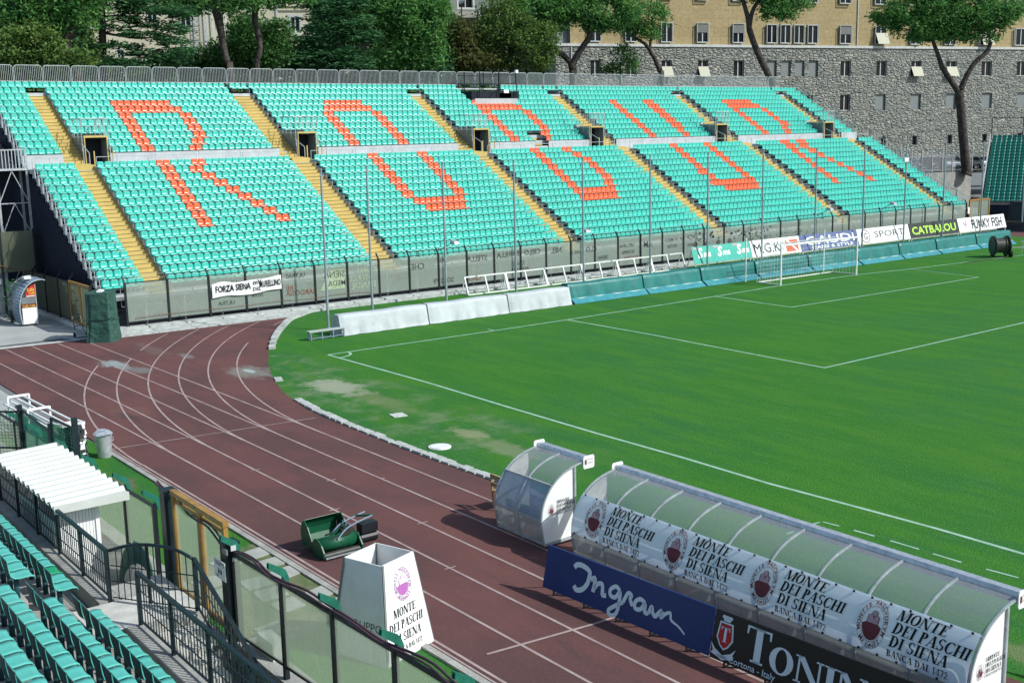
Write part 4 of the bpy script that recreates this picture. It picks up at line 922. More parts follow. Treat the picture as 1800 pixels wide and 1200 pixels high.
b=MB().use('ink'); lay(b,sans('SPORT',-.005),f,.50,2.05,.42,fit=3.9); lay(b,sans('G',.0),f,.5,.72,.36)
P=[(.95+.52*math.cos(R(a)),.60+.50*math.sin(R(a))) for a in range(0,361,12)]; stroke(b,P,.06,f); b.use('grey_print')
for q in range(6): b.add([f(2.3+q*.6,.2),f(2.5+q*.6,.2),f(2.5+q*.6,.27),f(2.3+q*.6,.27)],[(0,1,2,3)])
b.build(S_,None,o)
o,f,W=adboard(57.95,64.8,'charcoal','charcoal board with lime green squared capitals')
b=MB().use('lime'); lay(b,sans('CATBALOU',.035),f,.62,.3,.28,fit=6.2); b.build(S_,None,o)
o,f,W=adboard(64.85,72.0,'white','white board with jagged dark lettering, farthest of its row')
b=MB().use('ink'); lay(b,sans('FUNKY FISH',.03),f,.78,1.9,.2,fit=4.7); b.use('lilac'); stroke(b,smooth_path([(.8,.2),(.95,.55),(.75,.8),(1.05,.6),(1.2,.95),(1.1,.4)],4),.08,f); b.build(S_,None,o)
# ------------------------------------------------------------ goal
gx,y0,y1=-.85,31.57,39.02
go=empty('football_goal',(gx,35.3,0),'white football goal with pale net in front of the advertising boards','goal'); gin=Matrix.Translation((-gx,-35.3,0))
for y in (y0,y1): b=MB(); b.tube([(gx,y,0),(gx,y,2.44)],.06,10); fpart(b,'post','white',go,gin)
b=MB(); b.tube([(gx,y0-.06,2.44),(gx,y1+.06,2.44)],.06,10); fpart(b,'crossbar','white',go,gin)
b=MB().use('white_frame'); b.bar((gx-1.9,y0+.1,.04),(gx-1.9,y1-.1,.04),.06)
for y in (y0,y1): b.bar((gx,y,.04),(gx-1.9,y+(.1 if y==y0 else -.1),.04),.06)
fpart(b,'ground_frame',None,go,gin)
b=MB().use('net'); S=.26
bt=gx-1.9; tp=gx-1.75
n=int((y1-y0)/S)
for i in range(n+1):
    y=y0+(y1-y0)*i/n; b.bar((bt,y,.05),(tp,y,2.35),.009); b.bar((tp,y,2.35),(gx,y,2.44),.009)
for j in range(9): z=.05+2.3*j/9; b.bar((bt+.15*j/9,y0,z),(bt+.15*j/9,y1,z),.009)
for j in range(7): x=gx-1.75*j/6; b.bar((x,y0,2.44-.09*j/6),(x,y1,2.44-.09*j/6),.009)
for y in (y0,y1):
    for j in range(9): z=.05+2.35*j/9; b.bar((gx,y,z),(bt+.15*j/9,y,z),.009)
    for j in range(8): x=gx-1.85*j/7; b.bar((x,y,.05),(x,y,2.42-.07*j/7),.009)
b.use('white_frame'); b.bar((tp,y0,2.35),(tp,y1,2.35),.03)
fpart(b,'net',None,go,gin)
for i,(x,y) in enumerate(((-3.6,31.5),(-3.5,39.05))):
    b=MB(); b.tube([(x,y,0),(x,y,2.72)],.045,8); b.tube([(x,y,2.72),(x,y,2.76)],.06,8); o=b.build('net_stanchion','white'); tag(o,'thin white stanchion behind the %s of the goal'%('left' if i==0 else 'right'),'stanchion','goal net stanchions')
    b=MB(); b.bar((x,y,2.68),(tp,y0 if i==0 else y1,2.36),.012); b.build('guy_rope','net',o)
# ------------------------------------------------------------ bench by the corner
bc=empty('low_bench',(-3.85,2.0,0),'low backless bench with pale seat by the end of the white board cover','bench'); bi_=Matrix.Translation((3.85,-2.0,0))
b=MB(); b.box(-4.05,-3.7,1.02,2.95,.40,.45); fpart(b,'seat','bench_top',bc,bi_)
for y in (1.1,1.7,2.3,2.88):
    b=MB().use('bench_leg'); b.bar((-3.74,y,.01),(-3.74,y,.395),.05); b.bar((-4.01,y,.01),(-4.01,y,.395),.05); b.bar((-3.76,y,.06),(-3.99,y,.06),.04); fpart(b,'leg',None,bc,bi_)
b=MB().use('bench_leg'); b.bar((-3.74,1.14,.1),(-3.74,2.84,.1),.04); fpart(b,'stretcher',None,bc,bi_)
# ------------------------------------------------------------ hose reel irrigator
hr=empty('hose_reel',(0.,54.4,0),'dark wheeled irrigation hose reel standing at the far goal line','hose reel'); hr.scale=(.88,.88,.88); hin=Matrix.Translation((0,-54.4,0))
ax=Vector((.55,.83,0)).normalized()
def ringpt(c,r,a): s_=Vector((-ax.y,ax.x,0)); return c+s_*(r*math.cos(a))+Vector((0,0,r*math.sin(a)))
c0=Vector((-.1,53.7,.95)); b=MB().use('reel'); b.tube([c0-ax*.1,c0+ax*1.15],.60,22)
for t in (0,.9,1.15): b.tube([c0+ax*(t-.04),c0+ax*(t+.04)],.80 if t!=.9 else .66,26)
fpart(b,'drum',None,hr,hin)
b=MB().use('white'); p=c0+ax*1.2; b.add([ringpt(p,.5,R(50)),ringpt(p,.62,R(50)),ringpt(p,.62,R(75)),ringpt(p,.5,R(75))],[(0,1,2,3)]); fpart(b,'maker_plate',None,hr,hin)
b=MB().use('galv'); q=c0+ax*1.3; s_=Vector((-ax.y,ax.x,0))
b.bar(q+Vector((0,0,-.75)),q+Vector((0,0,.1)),.10); b.bar(q+Vector((0,0,-.3))+s_*.4,q+Vector((0,0,-.3))-s_*.5,.07); b.bar(q+Vector((0,0,-.2)),q+ax*1.7+Vector((0,0,-.2)),.06); b.bar(q+ax*1.7+Vector((0,0,-.75)),q+ax*1.7+Vector((0,0,.25)),.05); b.bar(q+ax*1.+Vector((0,0,.28)),q+ax*1.9+Vector((0,0,.25)),.05); b.bar(q+ax*1.2+Vector((0,0,.28)),q+ax*1.1+Vector((0,0,-.7)),.04); b.tube(smooth_path([tuple(c0+ax*.3+s_*.5+Vector((0,0,-.3))),tuple(q-s_*-.3+Vector((0,0,-.4))),tuple(q-s_*.5+Vector((0,0,-.85)))],5),.04,6); fpart(b,'frame',None,hr,hin)
for c in (c0+ax*.2+s_*.45,c0+ax*1.3+s_*.45,c0+ax*1.3-s_*.4): b=MB(); b.tube([Vector((c.x,c.y,.27))-ax*.08,Vector((c.x,c.y,.27))+ax*.08],.27,16); fpart(b,'wheel','tyre',hr,hin)
b=MB(); b.tube([q+ax*1.7+Vector((0,0,-.80))-ax*.06,q+ax*1.7+Vector((0,0,-.80))+ax*.06],.15,12); fpart(b,'wheel','tyre',hr,hin)
b=MB(); b.tube(smooth_path([(.4,55.3,.03),(.9,53.4,.03),(.5,51.4,.03),(.6,49.0,.03)],6),.03,5); tag(b.build('hose','reel'),'dark hose lying on the grass beside the irrigation reel','hose')
# manholes and bits on the grass
for i,(x,y,r1,lab) in enumerate(((11.85,-3.63,.26,'small square grey manhole lid in the grass by the kerb'),)): b=MB(); b.hexa([(x-.3,y-.2,-.02),(x+.2,y-.28,-.02),(x+.3,y+.2,-.02),(x-.2,y+.28,-.02),(x-.3,y-.2,.03),(x+.2,y-.28,.03),(x+.3,y+.2,.03),(x-.2,y+.28,.03)]); tag(b.build('manhole_lid','pale_stone'),lab,'manhole')
b=MB(); x,y=16.3,-4.85; b.tube([(x,y,-.02),(x,y,.035)],.36,20); b.tube([(x,y,.035),(x,y,.05)],.30,20); tag(b.build('manhole_lid','white_frame'),'round white manhole lid in the grass near the single dugout','manhole')
# ------------------------------------------------------------ bank emblem and lettering
def emblem(mbs,fn,cx,cy,rx,ry,ring='burgundy',mound='burgundy',body='rose'):
    "oval emblem with ring lettering, mound and towers; mbs is one MB, fn maps (u,v) to the surface"
    E=lambda k,a:(cx+rx*k*math.cos(a),cy+ry*k*math.sin(a))
    mbs.use('grey_print')
    for k0,k1 in ((1.0,.965),(.74,.70)):
        for i in range(40):
            a,c=2*math.pi*i/40,2*math.pi*(i+1)/40; mbs.add([fn(*E(k0,a)),fn(*E(k0,c)),fn(*E(k1,c)),fn(*E(k1,a))],[(0,1,2,3)])
    mbs.use(ring)
    txt='MONTIS PASCVORVM SENARVM '
    for i,ch in enumerate(txt):
        if ch==' ': continue
        t=sans(ch,.03); W=width(t); a=R(200)-2*math.pi*i/len(txt); h=ry*.19
        px_,py_=E(.77,a); ta=math.atan2(ry*math.sin(a),rx*math.cos(a)); nx,ny=math.cos(ta),math.sin(ta)
        mbs.add([fn(px_+(p[0]-W/2)*h*ny*(rx/ry)**.5+p[1]*h*nx*.85,py_-(p[0]-W/2)*h*nx+p[1]*h*ny) for p in t[0]],t[1])
    mbs.use(mound)
    P=[E(.66,R(a)) for a in range(185,356,10)]; mbs.add([fn(*p) for p in P],[tuple(range(len(P)))])
    P=[(cx-.62*rx,cy-.06*ry)]+[(cx+.6*rx*math.cos(R(a)),cy-.06*ry+.10*ry*math.sin(R(a))) for a in range(160,19,-20)]+[(cx+.62*rx,cy-.06*ry)]; mbs.add([fn(*p) for p in P],[tuple(range(len(P)))])
    for dx,y0,h,w in ((-.20,.02,.30,.20),(.20,.02,.30,.20),(0,.02,.52,.20)):
        mbs.use(mound); 
        def tower(k,m,off):
            mbs.use(m); P=[(cx+(dx-w*k)*rx,cy+y0*ry)]+[(cx+dx*rx+w*k*rx*math.cos(R(a)),cy+(y0+h*.8)*ry+w*k*ry*.5*math.sin(R(a))) for a in range(180,-1,-20)]+[(cx+(dx+w*k)*rx,cy+y0*ry)]
            mbs.add([Vector(fn(*p))+off for p in P],[tuple(range(len(P)))])
        n=(Vector(fn(cx+.1,cy))-Vector(fn(cx,cy))).cross(Vector(fn(cx,cy+.1))-Vector(fn(cx,cy))).normalized()
        tower(1,mound,n*.002); tower(.72,body,n*.004)
def bank_text(mb,fn,x0,y1,h,lead=1.32,small=.68,shear=.18):
    "four lines, the last one small; y1 = top line's baseline"
    mb.use('ink')
    for i,s_ in enumerate(('MONTE','DEI PASCHI','DI SIENA')): lay(mb,serif(s_,shear,.07),fn,h,x0-.05*i*h,y1-i*h*lead,sx=1.08)
    lay(mb,serif('BANCA DAL 1472',0,.10),fn,h*small,x0-.16*h,y1-2*h*lead-h*small*1.5)
# ------------------------------------------------------------ dugouts
DP=smooth_path([(0,.14),(-.07,.55),(-.04,.98),(.12,1.33),(.40,1.62),(.80,1.82),(1.32,1.93)],4)
DL=[0]
for p,q in zip(DP,DP[1:]): DL.append(DL[-1]+math.dist(p,q))
def dprof(s,off=0):
    "point of the curved back at arc length s"
    s=max(0,min(DL[-1]-1e-6,s)); i=max(j for j in range(len(DL)-1) if DL[j]<=s); t=(s-DL[i])/(DL[i+1]-DL[i]); p,q=DP[i],DP[i+1]
    d=Vector((q[0]-p[0],q[1]-p[1])).normalized(); n=Vector((-d.y,d.x))
    return (p[0]+(q[0]-p[0])*t+n.x*off,p[1]+(q[1]-p[1])*t+n.y*off)
def s_at_z(z):
    for i in range(len(DP)-1):
        if DP[i][1]<=z<=DP[i+1][1]: return DL[i]+(DL[i+1]-DL[i])*(z-DP[i][1])/(DP[i+1][1]-DP[i][1])
    return DL[-1]
def dugout(x0,x1,yb,nb,label,low,mid,cover):
    o=empty('dugout',((x0+x1)/2,yb+.6,0),label,'dugout'); inv_=Matrix.Translation((-(x0+x1)/2,-yb-.6,0))
    def P(b,n,m=None,**kw): return fpart(b,n,m,o,inv_,**kw)
    s1,s2=s_at_z(.72),s_at_z(1.50)
    bays=[x0+(x1-x0)*i/nb for i in range(nb+1)]
    def skin(a,c,m,name,ov=.0):
        for xa,xb in zip(bays,bays[1:]):
            b=MB(); b.grid(lambda u,v:(xa+.03+(xb-xa-.06)*u,yb+dprof(a+(c-a)*v)[0],dprof(a+(c-a)*v)[1]),1,8); P(b,name,m,smooth=True)
    skin(0.02,s1-.01,low,'lower_panel'); cover or skin(s1+.01,s2-.01,mid,'middle_panel'); skin(s2+.01,DL[-1]-.05,'clear','roof_pane')
    b=MB().use('galv')
    for x in bays:
        for p,q in zip(DP,DP[1:]): b.bar((x,yb+p[0],p[1]),(x,yb+q[0],q[1]),.038)
    for z in (.14,.72,1.50): s=s_at_z(z); p=dprof(s); b.bar((x0,yb+p[0],p[1]),(x1,yb+p[0],p[1]),.045)
    for x in (x0,x1): b.bar((x,yb+.95,.1),(x,yb+.95,1.84),.05); b.bar((x,yb+.0,.12),(x,yb+1.0,.12),.05)
    b.bar((x0,yb+.95,.08),(x1,yb+.95,.08),.05)
    P(b,'frame')
    b=MB().use('zinc'); yy=yb+1.34
    pr=[(-.07,1.80),(.11,1.80),(.13,1.88),(.11,2.0),(-.05,2.0),(-.08,1.92)]
    b.prism(pr,lambda u,v,t:(t,yy+u,v),x0-.03,x1+.03); P(b,'gutter')
    for x,s in ((x0-.035,-1),(x1+.035,1)):
        b=MB().use('white'); R_=[(-.12+.03*(1-math.cos(R(a))) ,0) for a in (0,)]
        q=[(-.16,1.78),(-.13,1.74),(.15,1.74),(.18,1.78),(.18,2.01),(.15,2.05),(-.13,2.05),(-.16,2.01)]
        b.prism(q,lambda u,v,t:(t,yy+u,v),min(x,x+s*.02),max(x,x+s*.02)); e=P(b,'end_cap')
        b=MB(); f=plane_fn((x+s*.022,yy,1.9),(0,s,0),(0,0,1),.002); b.use('burgundy').add([f(-.12,-.06),f(-.06,-.06),f(-.06,.06),f(-.12,.06)],[(0,1,2,3)]); b.use('grey_print'); lay(b,sans('MONTE',.0),f,.05,-.04,.03,fit=.18); lay(b,sans('SIENA',.0),f,.05,-.04,-.05,fit=.18); P(b,'cap_print',None)
    for x,s in ((x0+.03,-1),(x1-.03,1)):
        pts=[dprof(DL[-1]*.86*i/16,-.03) for i in range(17)]; pts=[p for p in pts if p[0]<.92]+[(.93,1.80),(.93,.16)]
        b=MB(); b.use('white').prism(pts,lambda u,v,t:(t,yb+u,v),x-.012,x+.012); P(b,'side_panel')
    b=MB().use('bench_top'); b.box(x0+.15,x1-.15,yb+.15,yb+.55,.42,.47); b.box(x0+.15,x1-.15,yb+.12,yb+.16,.55,.85); 
    x=x0+.4
    while x<x1: b.box(x-.02,x+.02,yb+.2,yb+.5,.1,.42); x+=1.1
    P(b,'inner_bench')
    b=MB(); f=plane_fn((x1+.018-.03+.012,yb,0),(0,1,0),(0,0,1),.006)
    emblem(b,f,.24,.93,.085,.14,'grey_print'); bank_text(b,f,.40,1.06,.075,1.35,.6); P(b,'side_print',None)
    if cover:
        b=MB(); S1,S2=s_at_z(.70),s_at_z(1.52)
        b.grid(lambda u,v:(x0+.02+(x1-x0-.04)*u,yb+dprof(S1+(S2-S1)*v,.05)[0],dprof(S1+(S2-S1)*v,.05)[1]),60,10)
        bn=P(b,'banner','banner',smooth=True)
        b=MB(); Wb=(x1-x0)
        fm=lambda u,v:Vector((x0+u,yb+dprof(S1+v,.066)[0],dprof(S1+v,.066)[1]))
        H=S2-S1
        for xi in (27.18,29.66,32.0,34.42):
            u=xi-x0; emblem(b,fm,u,H*.52,.29,.41); bank_text(b,fm,u+.40,H*.735,.186,1.18,.60)
        P(b,'banner_print',None)
        b=MB().use('black')
        for q in range(26):
            for v in (.03,H-.03): 
                p=fm(.15+q*(Wb-.3)/25,v); b.box(p.x-.018,p.x+.018,p.y-.02,p.y+.0,p.z-.018,p.z+.018)
        P(b,'eyelets')
    return o
dugout(23.68,25.48,-8.02,2,'short two-bay curved dugout with blue-grey back panels beside the long one','poly_grey','poly_blue',False)
dugout(26.45,36.30,-7.90,9,'long curved dugout wrapped in a pale bank banner beside the track','poly_grey','poly_grey',True)
# chair by the short dugout
ch=empty('wooden_chair',(22.4,-6.75,0),'old wooden chair standing behind the short dugout','chair'); hin=Matrix.Translation((-22.4,6.75,0))
for x in (22.16,22.61):
    b=MB().use('wood'); b.bar((x,-7.05,0),(x,-7.12,.92),.04); fpart(b,'leg',None,ch,hin)
    b=MB().use('wood'); b.bar((x,-6.62,0),(x,-6.66,.45),.04); fpart(b,'leg',None,ch,hin)
b=MB().use('wood'); b.box(22.13,22.64,-7.08,-6.62,.45,.48); fpart(b,'seat',None,ch,hin)
b=MB().use('wood'); b.box(22.14,22.63,-7.13,-7.09,.80,.92); b.box(22.14,22.63,-7.11,-7.08,.60,.70); fpart(b,'backrest',None,ch,hin)
# ------------------------------------------------------------ boards beside the track
def trackboard(x0,y0,x1,y1,m,label,z0=.13,H=.90,lean=.20):
    d=Vector((x1-x0,y1-y0,0)).normalized(); n=Vector((d.y,-d.x,0)); Lb=math.hypot(x1-x0,y1-y0)   # n faces the near stand
    o_=Vector((x0,y0,z0)); vv=(Vector((0,0,H))-n*lean).normalized()
    b=MB(); b.hexa([o_,o_+d*Lb,o_+d*Lb-n*.03,o_-n*.03,o_+vv*H,o_+d*Lb+vv*H,o_+d*Lb-n*.03+vv*H,o_-n*.03+vv*H]); o=b.build('advertising_board',m); tag(o,label,'advertising board','boards beside the running track')
    b=MB().use('black'); q=.3
    while q<Lb:
        p=o_+d*q; b.bar(p-n*.05+Vector((0,0,.02)),p-n*.05-Vector((0,0,z0-.01)),.03); b.bar(p-n*.04+vv*H*.9,p-n*.75-Vector((0,0,z0-.02)),.03); b.bar(p-n*.02-Vector((0,0,z0-.02)),p-n*.75-Vector((0,0,z0-.02)),.03); b.bar(p-n*.05-Vector((0,0,.1)),p+d*.35-n*.3-Vector((0,0,z0-.02)),.02); q+=.92
    b.bar(o_+d*.2-Vector((0,0,z0-.03))-n*.3,o_+d*(Lb-.2)-Vector((0,0,z0-.03))-n*.3,.03)
    b.build('stand',None,o)
    return o,(lambda u,v:o_+d*u+vv*v+n*.008),Lb
o,f,Lb=trackboard(27.42,-9.62,31.95,-9.36,'royal','deep blue board with white brush script beside the track')
b=MB().use('pale_print')
SCRIPT=[([(.98,.62),(1.05,.70),(1.22,.72),(1.42,.66),(1.44,.52),(1.40,.36),(1.28,.22),(1.12,.17),(1.04,.24)],.075),
 ([(1.50,.50),(1.60,.56),(1.62,.44),(1.60,.26)],.07),([(1.60,.30),(1.70,.46),(1.82,.50),(1.86,.40),(1.88,.28),(1.98,.30)],.065),
 ([(2.34,.50),(2.22,.56),(2.08,.46),(2.10,.34),(2.24,.34),(2.34,.48),(2.36,.28),(2.32,.02),(2.18,-.06),(2.10,.02),(2.26,.16),(2.46,.30)],.06),
 ([(2.46,.30),(2.56,.52),(2.66,.50),(2.64,.42),(2.72,.30)],.06),
 ([(3.04,.46),(2.90,.50),(2.78,.40),(2.80,.28),(2.94,.30),(3.04,.44),(3.06,.28),(3.16,.28)],.06),
 ([(3.16,.28),(3.22,.44),(3.26,.34),(3.34,.28),(3.44,.40),(3.50,.44)],.06),([(3.50,.44),(3.48,.30),(3.58,.40),(3.70,.46),(3.74,.34),(3.82,.30),(3.95,.26),(4.12,.16)],lambda t:.065*(1-.8*t)+.02)]
for P,wd in SCRIPT: stroke(b,smooth_path([(x*.98-.1,y*.95+.06) for x,y in P],6),wd if callable(wd) else wd*1.4,f)
b.build('lettering',None,o)
o,f,Lb=trackboard(31.99,-9.36,37.2,-9.06,'board_black','black board with a red crest and tall white serif capitals beside the track')
b=MB().use('pale_print'); t=serif('T',0,.05); lay(b,t,f,.62,.74,.21,sx=1.08); lay(b,serif('ONINO',0,.07),f,.46,1.27,.19,sx=1.3)
lay(b,sans('Cortona - Italy',.01),f,.12,.42,.045)
f_=f; f=lambda u,v:f_(u-.20,v)
b.use('pale_print'); P=[(.33,.72),(.63,.72),(.67,.42),(.58,.28),(.48,.21),(.38,.28),(.29,.42)]; b.add([f(*p) for p in P],[tuple(range(7))]); b.use('crest_red'); P=[(.36,.69),(.60,.69),(.635,.43),(.56,.30),(.48,.245),(.40,.30),(.325,.43)]; fo=lambda u,v,f=f:Vector(f(u,v))+Vector((.0,-.004,.002)); b.add([fo(*p) for p in P],[tuple(range(7))])
ft=lambda u,v,f=f:Vector(f(u,v))+Vector((0,-.008,.004)); b.use('pale_print'); lay(b,serif('T',0,.0),ft,.27,.385,.36,fit=.19); 
b.use('pale_print'); b.add([f(.40,.735),f(.56,.735),f(.56,.79),f(.40,.79)],[(0,1,2,3)])
for cx_ in (.41,.48,.55): P=[(cx_+.05*math.cos(R(a)),.81+.035*math.sin(R(a))) for a in range(0,360,40)]; b.add([f(*p) for p in P],[tuple(range(9))])
P=[(.20,.30),(.30,.20),(.48,.12),(.66,.20),(.76,.30),(.70,.16),(.74,.10),(.60,.07),(.48,.03),(.36,.07),(.22,.10),(.26,.16)]; b.add([ft(*p) for p in P],[tuple(range(12))])
b.use('ink'); lay(b,sans('TONINO',.0),lambda u,v:Vector(f(u,v))+Vector((0,-.012,.006)),.055,.37,.065,fit=.22)
b.build('lettering',None,o)
o,f,Lb=trackboard(33.3,-8.66,37.8,-8.4,'white','white board with a blue wave lying behind the black board',z0=.20,H=.44,lean=.4)
b=MB().use('royal'); P=smooth_path([(1.0,.34),(2.,.38),(3.,.30),(4.2,.1)],5); P=P+[(4.2,.02),(3.,.16),(2.,.28)]; b.add([f(*p) for p in P],[tuple(range(len(P)))]); b.use('salmon').add([f(.3,.40),f(4.4,.38),f(4.4,.41),f(.3,.43)],[(0,1,2,3)]); b.build('wave_print',None,o)
o,f,Lb=trackboard(36.2,-5.35,38.4,-5.2,'white','white board end standing on the grass past the long dugout',z0=.05,H=.75,lean=.25)
b=MB().use('royal'); lay(b,sans('R',.04),f,.5,.25,.08); b.build('lettering',None,o)
# ------------------------------------------------------------ green cylinder mower
mo=empty('cylinder_mower',(22.5,-11.8,0),'dark green cylinder mower with grass box standing on the track','mower'); mo.scale=(.88,.88,.88); min_=Matrix.Translation((-22.5,11.8,0))
Y0,Y1=-12.40,-11.30
def mp(b,n,m=None,**kw): return fpart(b,n,m,mo,min_,**kw)
# grass box at -x
b=MB().use('mower')
box=[(21.62,.14),(21.52,.34),(21.52,.56),(21.60,.74),(21.74,.84)]
for p,q in zip(box,box[1:]): b.add([(p[0],Y0+.02,p[1]),(q[0],Y0+.02,q[1]),(q[0],Y1-.02,q[1]),(p[0],Y1-.02,p[1])],[(0,1,2,3)])
b.add([(21.65,Y0+.02,.16),(22.25,Y0+.02,.18),(22.25,Y1-.02,.18),(21.65,Y1-.02,.16)],[(0,1,2,3)])
for y in (Y0,Y1):
    pts=box+[(21.92,.70),(22.08,.46),(22.25,.16)]; b.prism(pts,lambda u,v,t:(u,t,v),y-.012,y+.012)
mp(b,'grass_box',solid=.012)
b=MB().use('mower')
for y in (Y0-.02,Y1+.02):
    pts=[(22.22,.10),(22.20,.36),(22.34,.50),(22.52,.52),(22.72,.40),(22.86,.22),(22.84,.08),(22.6,.02),(22.35,.03)]; b.prism(pts,lambda u,v,t:(u,t,v),y-.02,y+.02)
mp(b,'side_plate')
b=MB().use('mower'); b.tube([(22.46,Y0,.31),(22.46,Y1,.31)],.20,18); mp(b,'cutter_cowl',None,smooth=True)
b=MB().use('reel'); b.tube([(22.74,Y0+.02,.10),(22.74,Y1-.02,.10)],.09,16); b.use('zinc').bar((22.9,Y0,.09),(22.9,Y1,.09),.035); mp(b,'roller')
b=MB().use('reel'); b.box(22.38,22.60,-11.75,-11.5,.48,.66); b.box(22.40,22.52,-11.48,-11.32,.46,.60); b.tube([(22.48,-11.62,.66),(22.48,-11.62,.72)],.09,12); b.bar((22.3,-12.1,.5),(22.55,-11.5,.66),.04); b.bar((22.6,-12.2,.42),(22.5,-11.5,.62),.035); mp(b,'engine')
b=MB().use('bench_leg')
for dx in (-.2,.2):
    b.tube(smooth_path([(22.45+dx,-11.9,.45),(22.40+dx,-11.6,.66),(22.36+dx,-11.2,.76),(22.30+dx,-10.75,.82)],4),.022,6)
b.bar((22.2,-11.5,.75),(22.6,-11.5,.75),.03); b.use('mower'); b.bar((22.4,-12.2,.35),(22.45,-11.6,.75),.05); b.bar((22.55,-12.1,.4),(22.55,-11.5,.72),.04); b.bar((22.1,-11.1,.78),(22.5,-10.72,.82),.05); mp(b,'handle')
b=MB().use('black'); b.box(22.05,22.35,-11.0,-10.5,.30,.56); b.tube([(22.2,-11.0,.14),(22.2,-10.5,.14)],.14,12); mp(b,'trailing_seat')
# ------------------------------------------------------------ advertising pyramid
py=empty('advertising_pyramid',(27.52,-13.62,0),'tall white truncated pyramid with bank emblem standing on the verge','advertising pyramid',rotz=math.atan2(-1.33,.44)+math.pi/2)
Bh,Th,H=.70,.46,1.85
def face_fn(k):
    "face k: local frame; u from the left edge seen from outside, v up"
    ca,sa=math.cos(k*math.pi/2),math.sin(k*math.pi/2)
    def fn(u,v,off=0.):
        t=v/H; h=Bh+(Th-Bh)*t; x,y=h+off,u; return Vector((x*ca-y*sa,x*sa+y*ca,v))
    return fn
for k in range(4):
    fn=face_fn(k); b=MB()
    q=[fn(-Bh,0),fn(Bh,0),fn(Th,H),fn(-Th,H)]; q2=[fn(-Bh+.02,0,-.02),fn(Bh-.02,0,-.02),fn(Th-.02,H,-.02),fn(-Th+.02,H,-.02)]
    b.hexa(q+q2); b.use('white'); b.build('panel','white',py)
for k in (0,3):
    fn=face_fn(k); f=lambda u,v,fn=fn:fn(u,v,.006); b=MB()
    if k==0:
        emblem(b,f,0.04,1.36,.24,.32,'mauve','mauve','white'); b.use('ink')
        for i,s_ in enumerate(('MONTE','DEI PASCHI','DI SIENA')): t=serif(s_,.15,.08); h=.16; lay(b,t,f,h,-width(t)*h*.425,.80-i*.235,sx=.85)
        t=serif('BANCA DAL 1472',0,.1); lay(b,t,f,.09,-width(t)*.09*.4,.15,sx=.8)
    else:
        b.use('graf'); t=sans('GRUPPO',-.01); lay(b,t,f,.16,-width(t)*.08+.12,.60)
    b.build('print',None,py)
b=MB().use('grey_panel')
for k in range(4):
    fn=face_fn(k); b.bar(fn(Th,H,-.03),fn(Bh,0,-.03),.05)
b.build('corner_battens',None,py)
# ------------------------------------------------------------ litter bin
tb=empty('litter_bin',(10.3,-13.3,0),'dented galvanised dustbin with lid on the verge','bin')
b=MB(); b.tube([(0,0,0),(0,0,.03),(0,0,.72)],[.20,.21,.26],24); b.use('zinc')
for z in (.2,.4,.6): pass
b.build('body','zinc',tb,smooth=False)
b=MB(); b.tube([(0,0,.72),(0,0,.75),(.01,0,.78),(.02,0,.80)],[.285,.285,.22,.06],24); b.build('lid','zinc',tb)
b=MB(); b.tube([(.02,-.08,.79),(.02,-.07,.84),(.02,.07,.84),(.02,.08,.79)],.014,6); b.build('lid_handle','zinc',tb)
b=MB().use('zinc')
for s in (-1,1): b.tube([(0,s*.24,.45),(0,s*.30,.5),(0,s*.30,.57),(0,s*.25,.61)],.014,6)
b.build('handle',None,tb)
# ------------------------------------------------------------ near perimeter fence
NY=-16.1; NB=.55
nf=empty('near_fence',(22,NY,0),'dark fence with cloudy plexiglass panes and green brackets along the near verge','fence'); ninv=Matrix.Translation((-22,-NY,0))
def np_(b,n,m=None,**kw): return fpart(b,n,m,nf,ninv,**kw)
NP=[6.9,9.2,11.5,13.8,16.1,18.4,20.7,22.55,26.56,28.53,30.35,32.2,34.05,35.9,37.8]
def zt(x): return 2.0+.026*(x-18.4)
def zb(x): return max(.42,.62+.05*(x-26.))
for x in NP:
    t_=zt(x); b=MB().use('black'); b.box(x-.04,x+.04,NY-.045,NY+.045,.2,t_+.03); np_(b,'post')
    b=MB().use('fence_green'); pts=[(.10,-.10),(.02,-.10),(-.06,.08),(-.42,.28),(-.40,.38),(.02,.20),(.10,.06)]
    for sx in (-.04,.028): b.prism(pts,lambda u,v,t:(t,NY+.06+(u*.7),t_+v),x+sx,x+sx+.012)
    b.hexa([(x-.028,NY+.07,t_+.17),(x+.028,NY+.07,t_+.17),(x+.028,NY-.22,t_+.35),(x-.028,NY-.22,t_+.35),(x-.028,NY+.07,t_+.19),(x+.028,NY+.07,t_+.19),(x+.028,NY-.22,t_+.37),(x-.028,NY-.22,t_+.37)]); np_(b,'bracket')
for a,c in zip(NP,NP[1:]):
    if a==22.55: continue
    a+=.045; c-=.045
    b=MB(); b.hexa([(a,NY-.006,zb(a)),(c,NY-.006,zb(c)),(c,NY+.006,zb(c)),(a,NY+.006,zb(a)),(a,NY-.006,zt(a)-.06),(c,NY-.006,zt(c)-.06),(c,NY+.006,zt(c)-.06),(a,NY+.006,zt(a)-.06)]); np_(b,'pane','plexi_near')
b=MB().use('black')
for a,c in ((NP[0],22.55),(26.56,37.8)):
    b.bar((a,NY,zt(a)-.03),(c,NY,zt(c)-.03),.055); b.bar((max(a,NP[0]),NY,zb(a)-.02),(c,NY,zb(c)-.02),.04)
np_(b,'rails')
b=MB().use('concrete')
for a,c in ((5.,23.3),(26.6,40)): b.box(a,c,NY-.10,NY+.34,-.9,NB-.05)
o=b.build('fence_wall'); tag(o,'low concrete wall carrying the near plexiglass fence','wall')
b=MB(); random.seed(4)
P=[(23.0,NY-.05,2.75)]
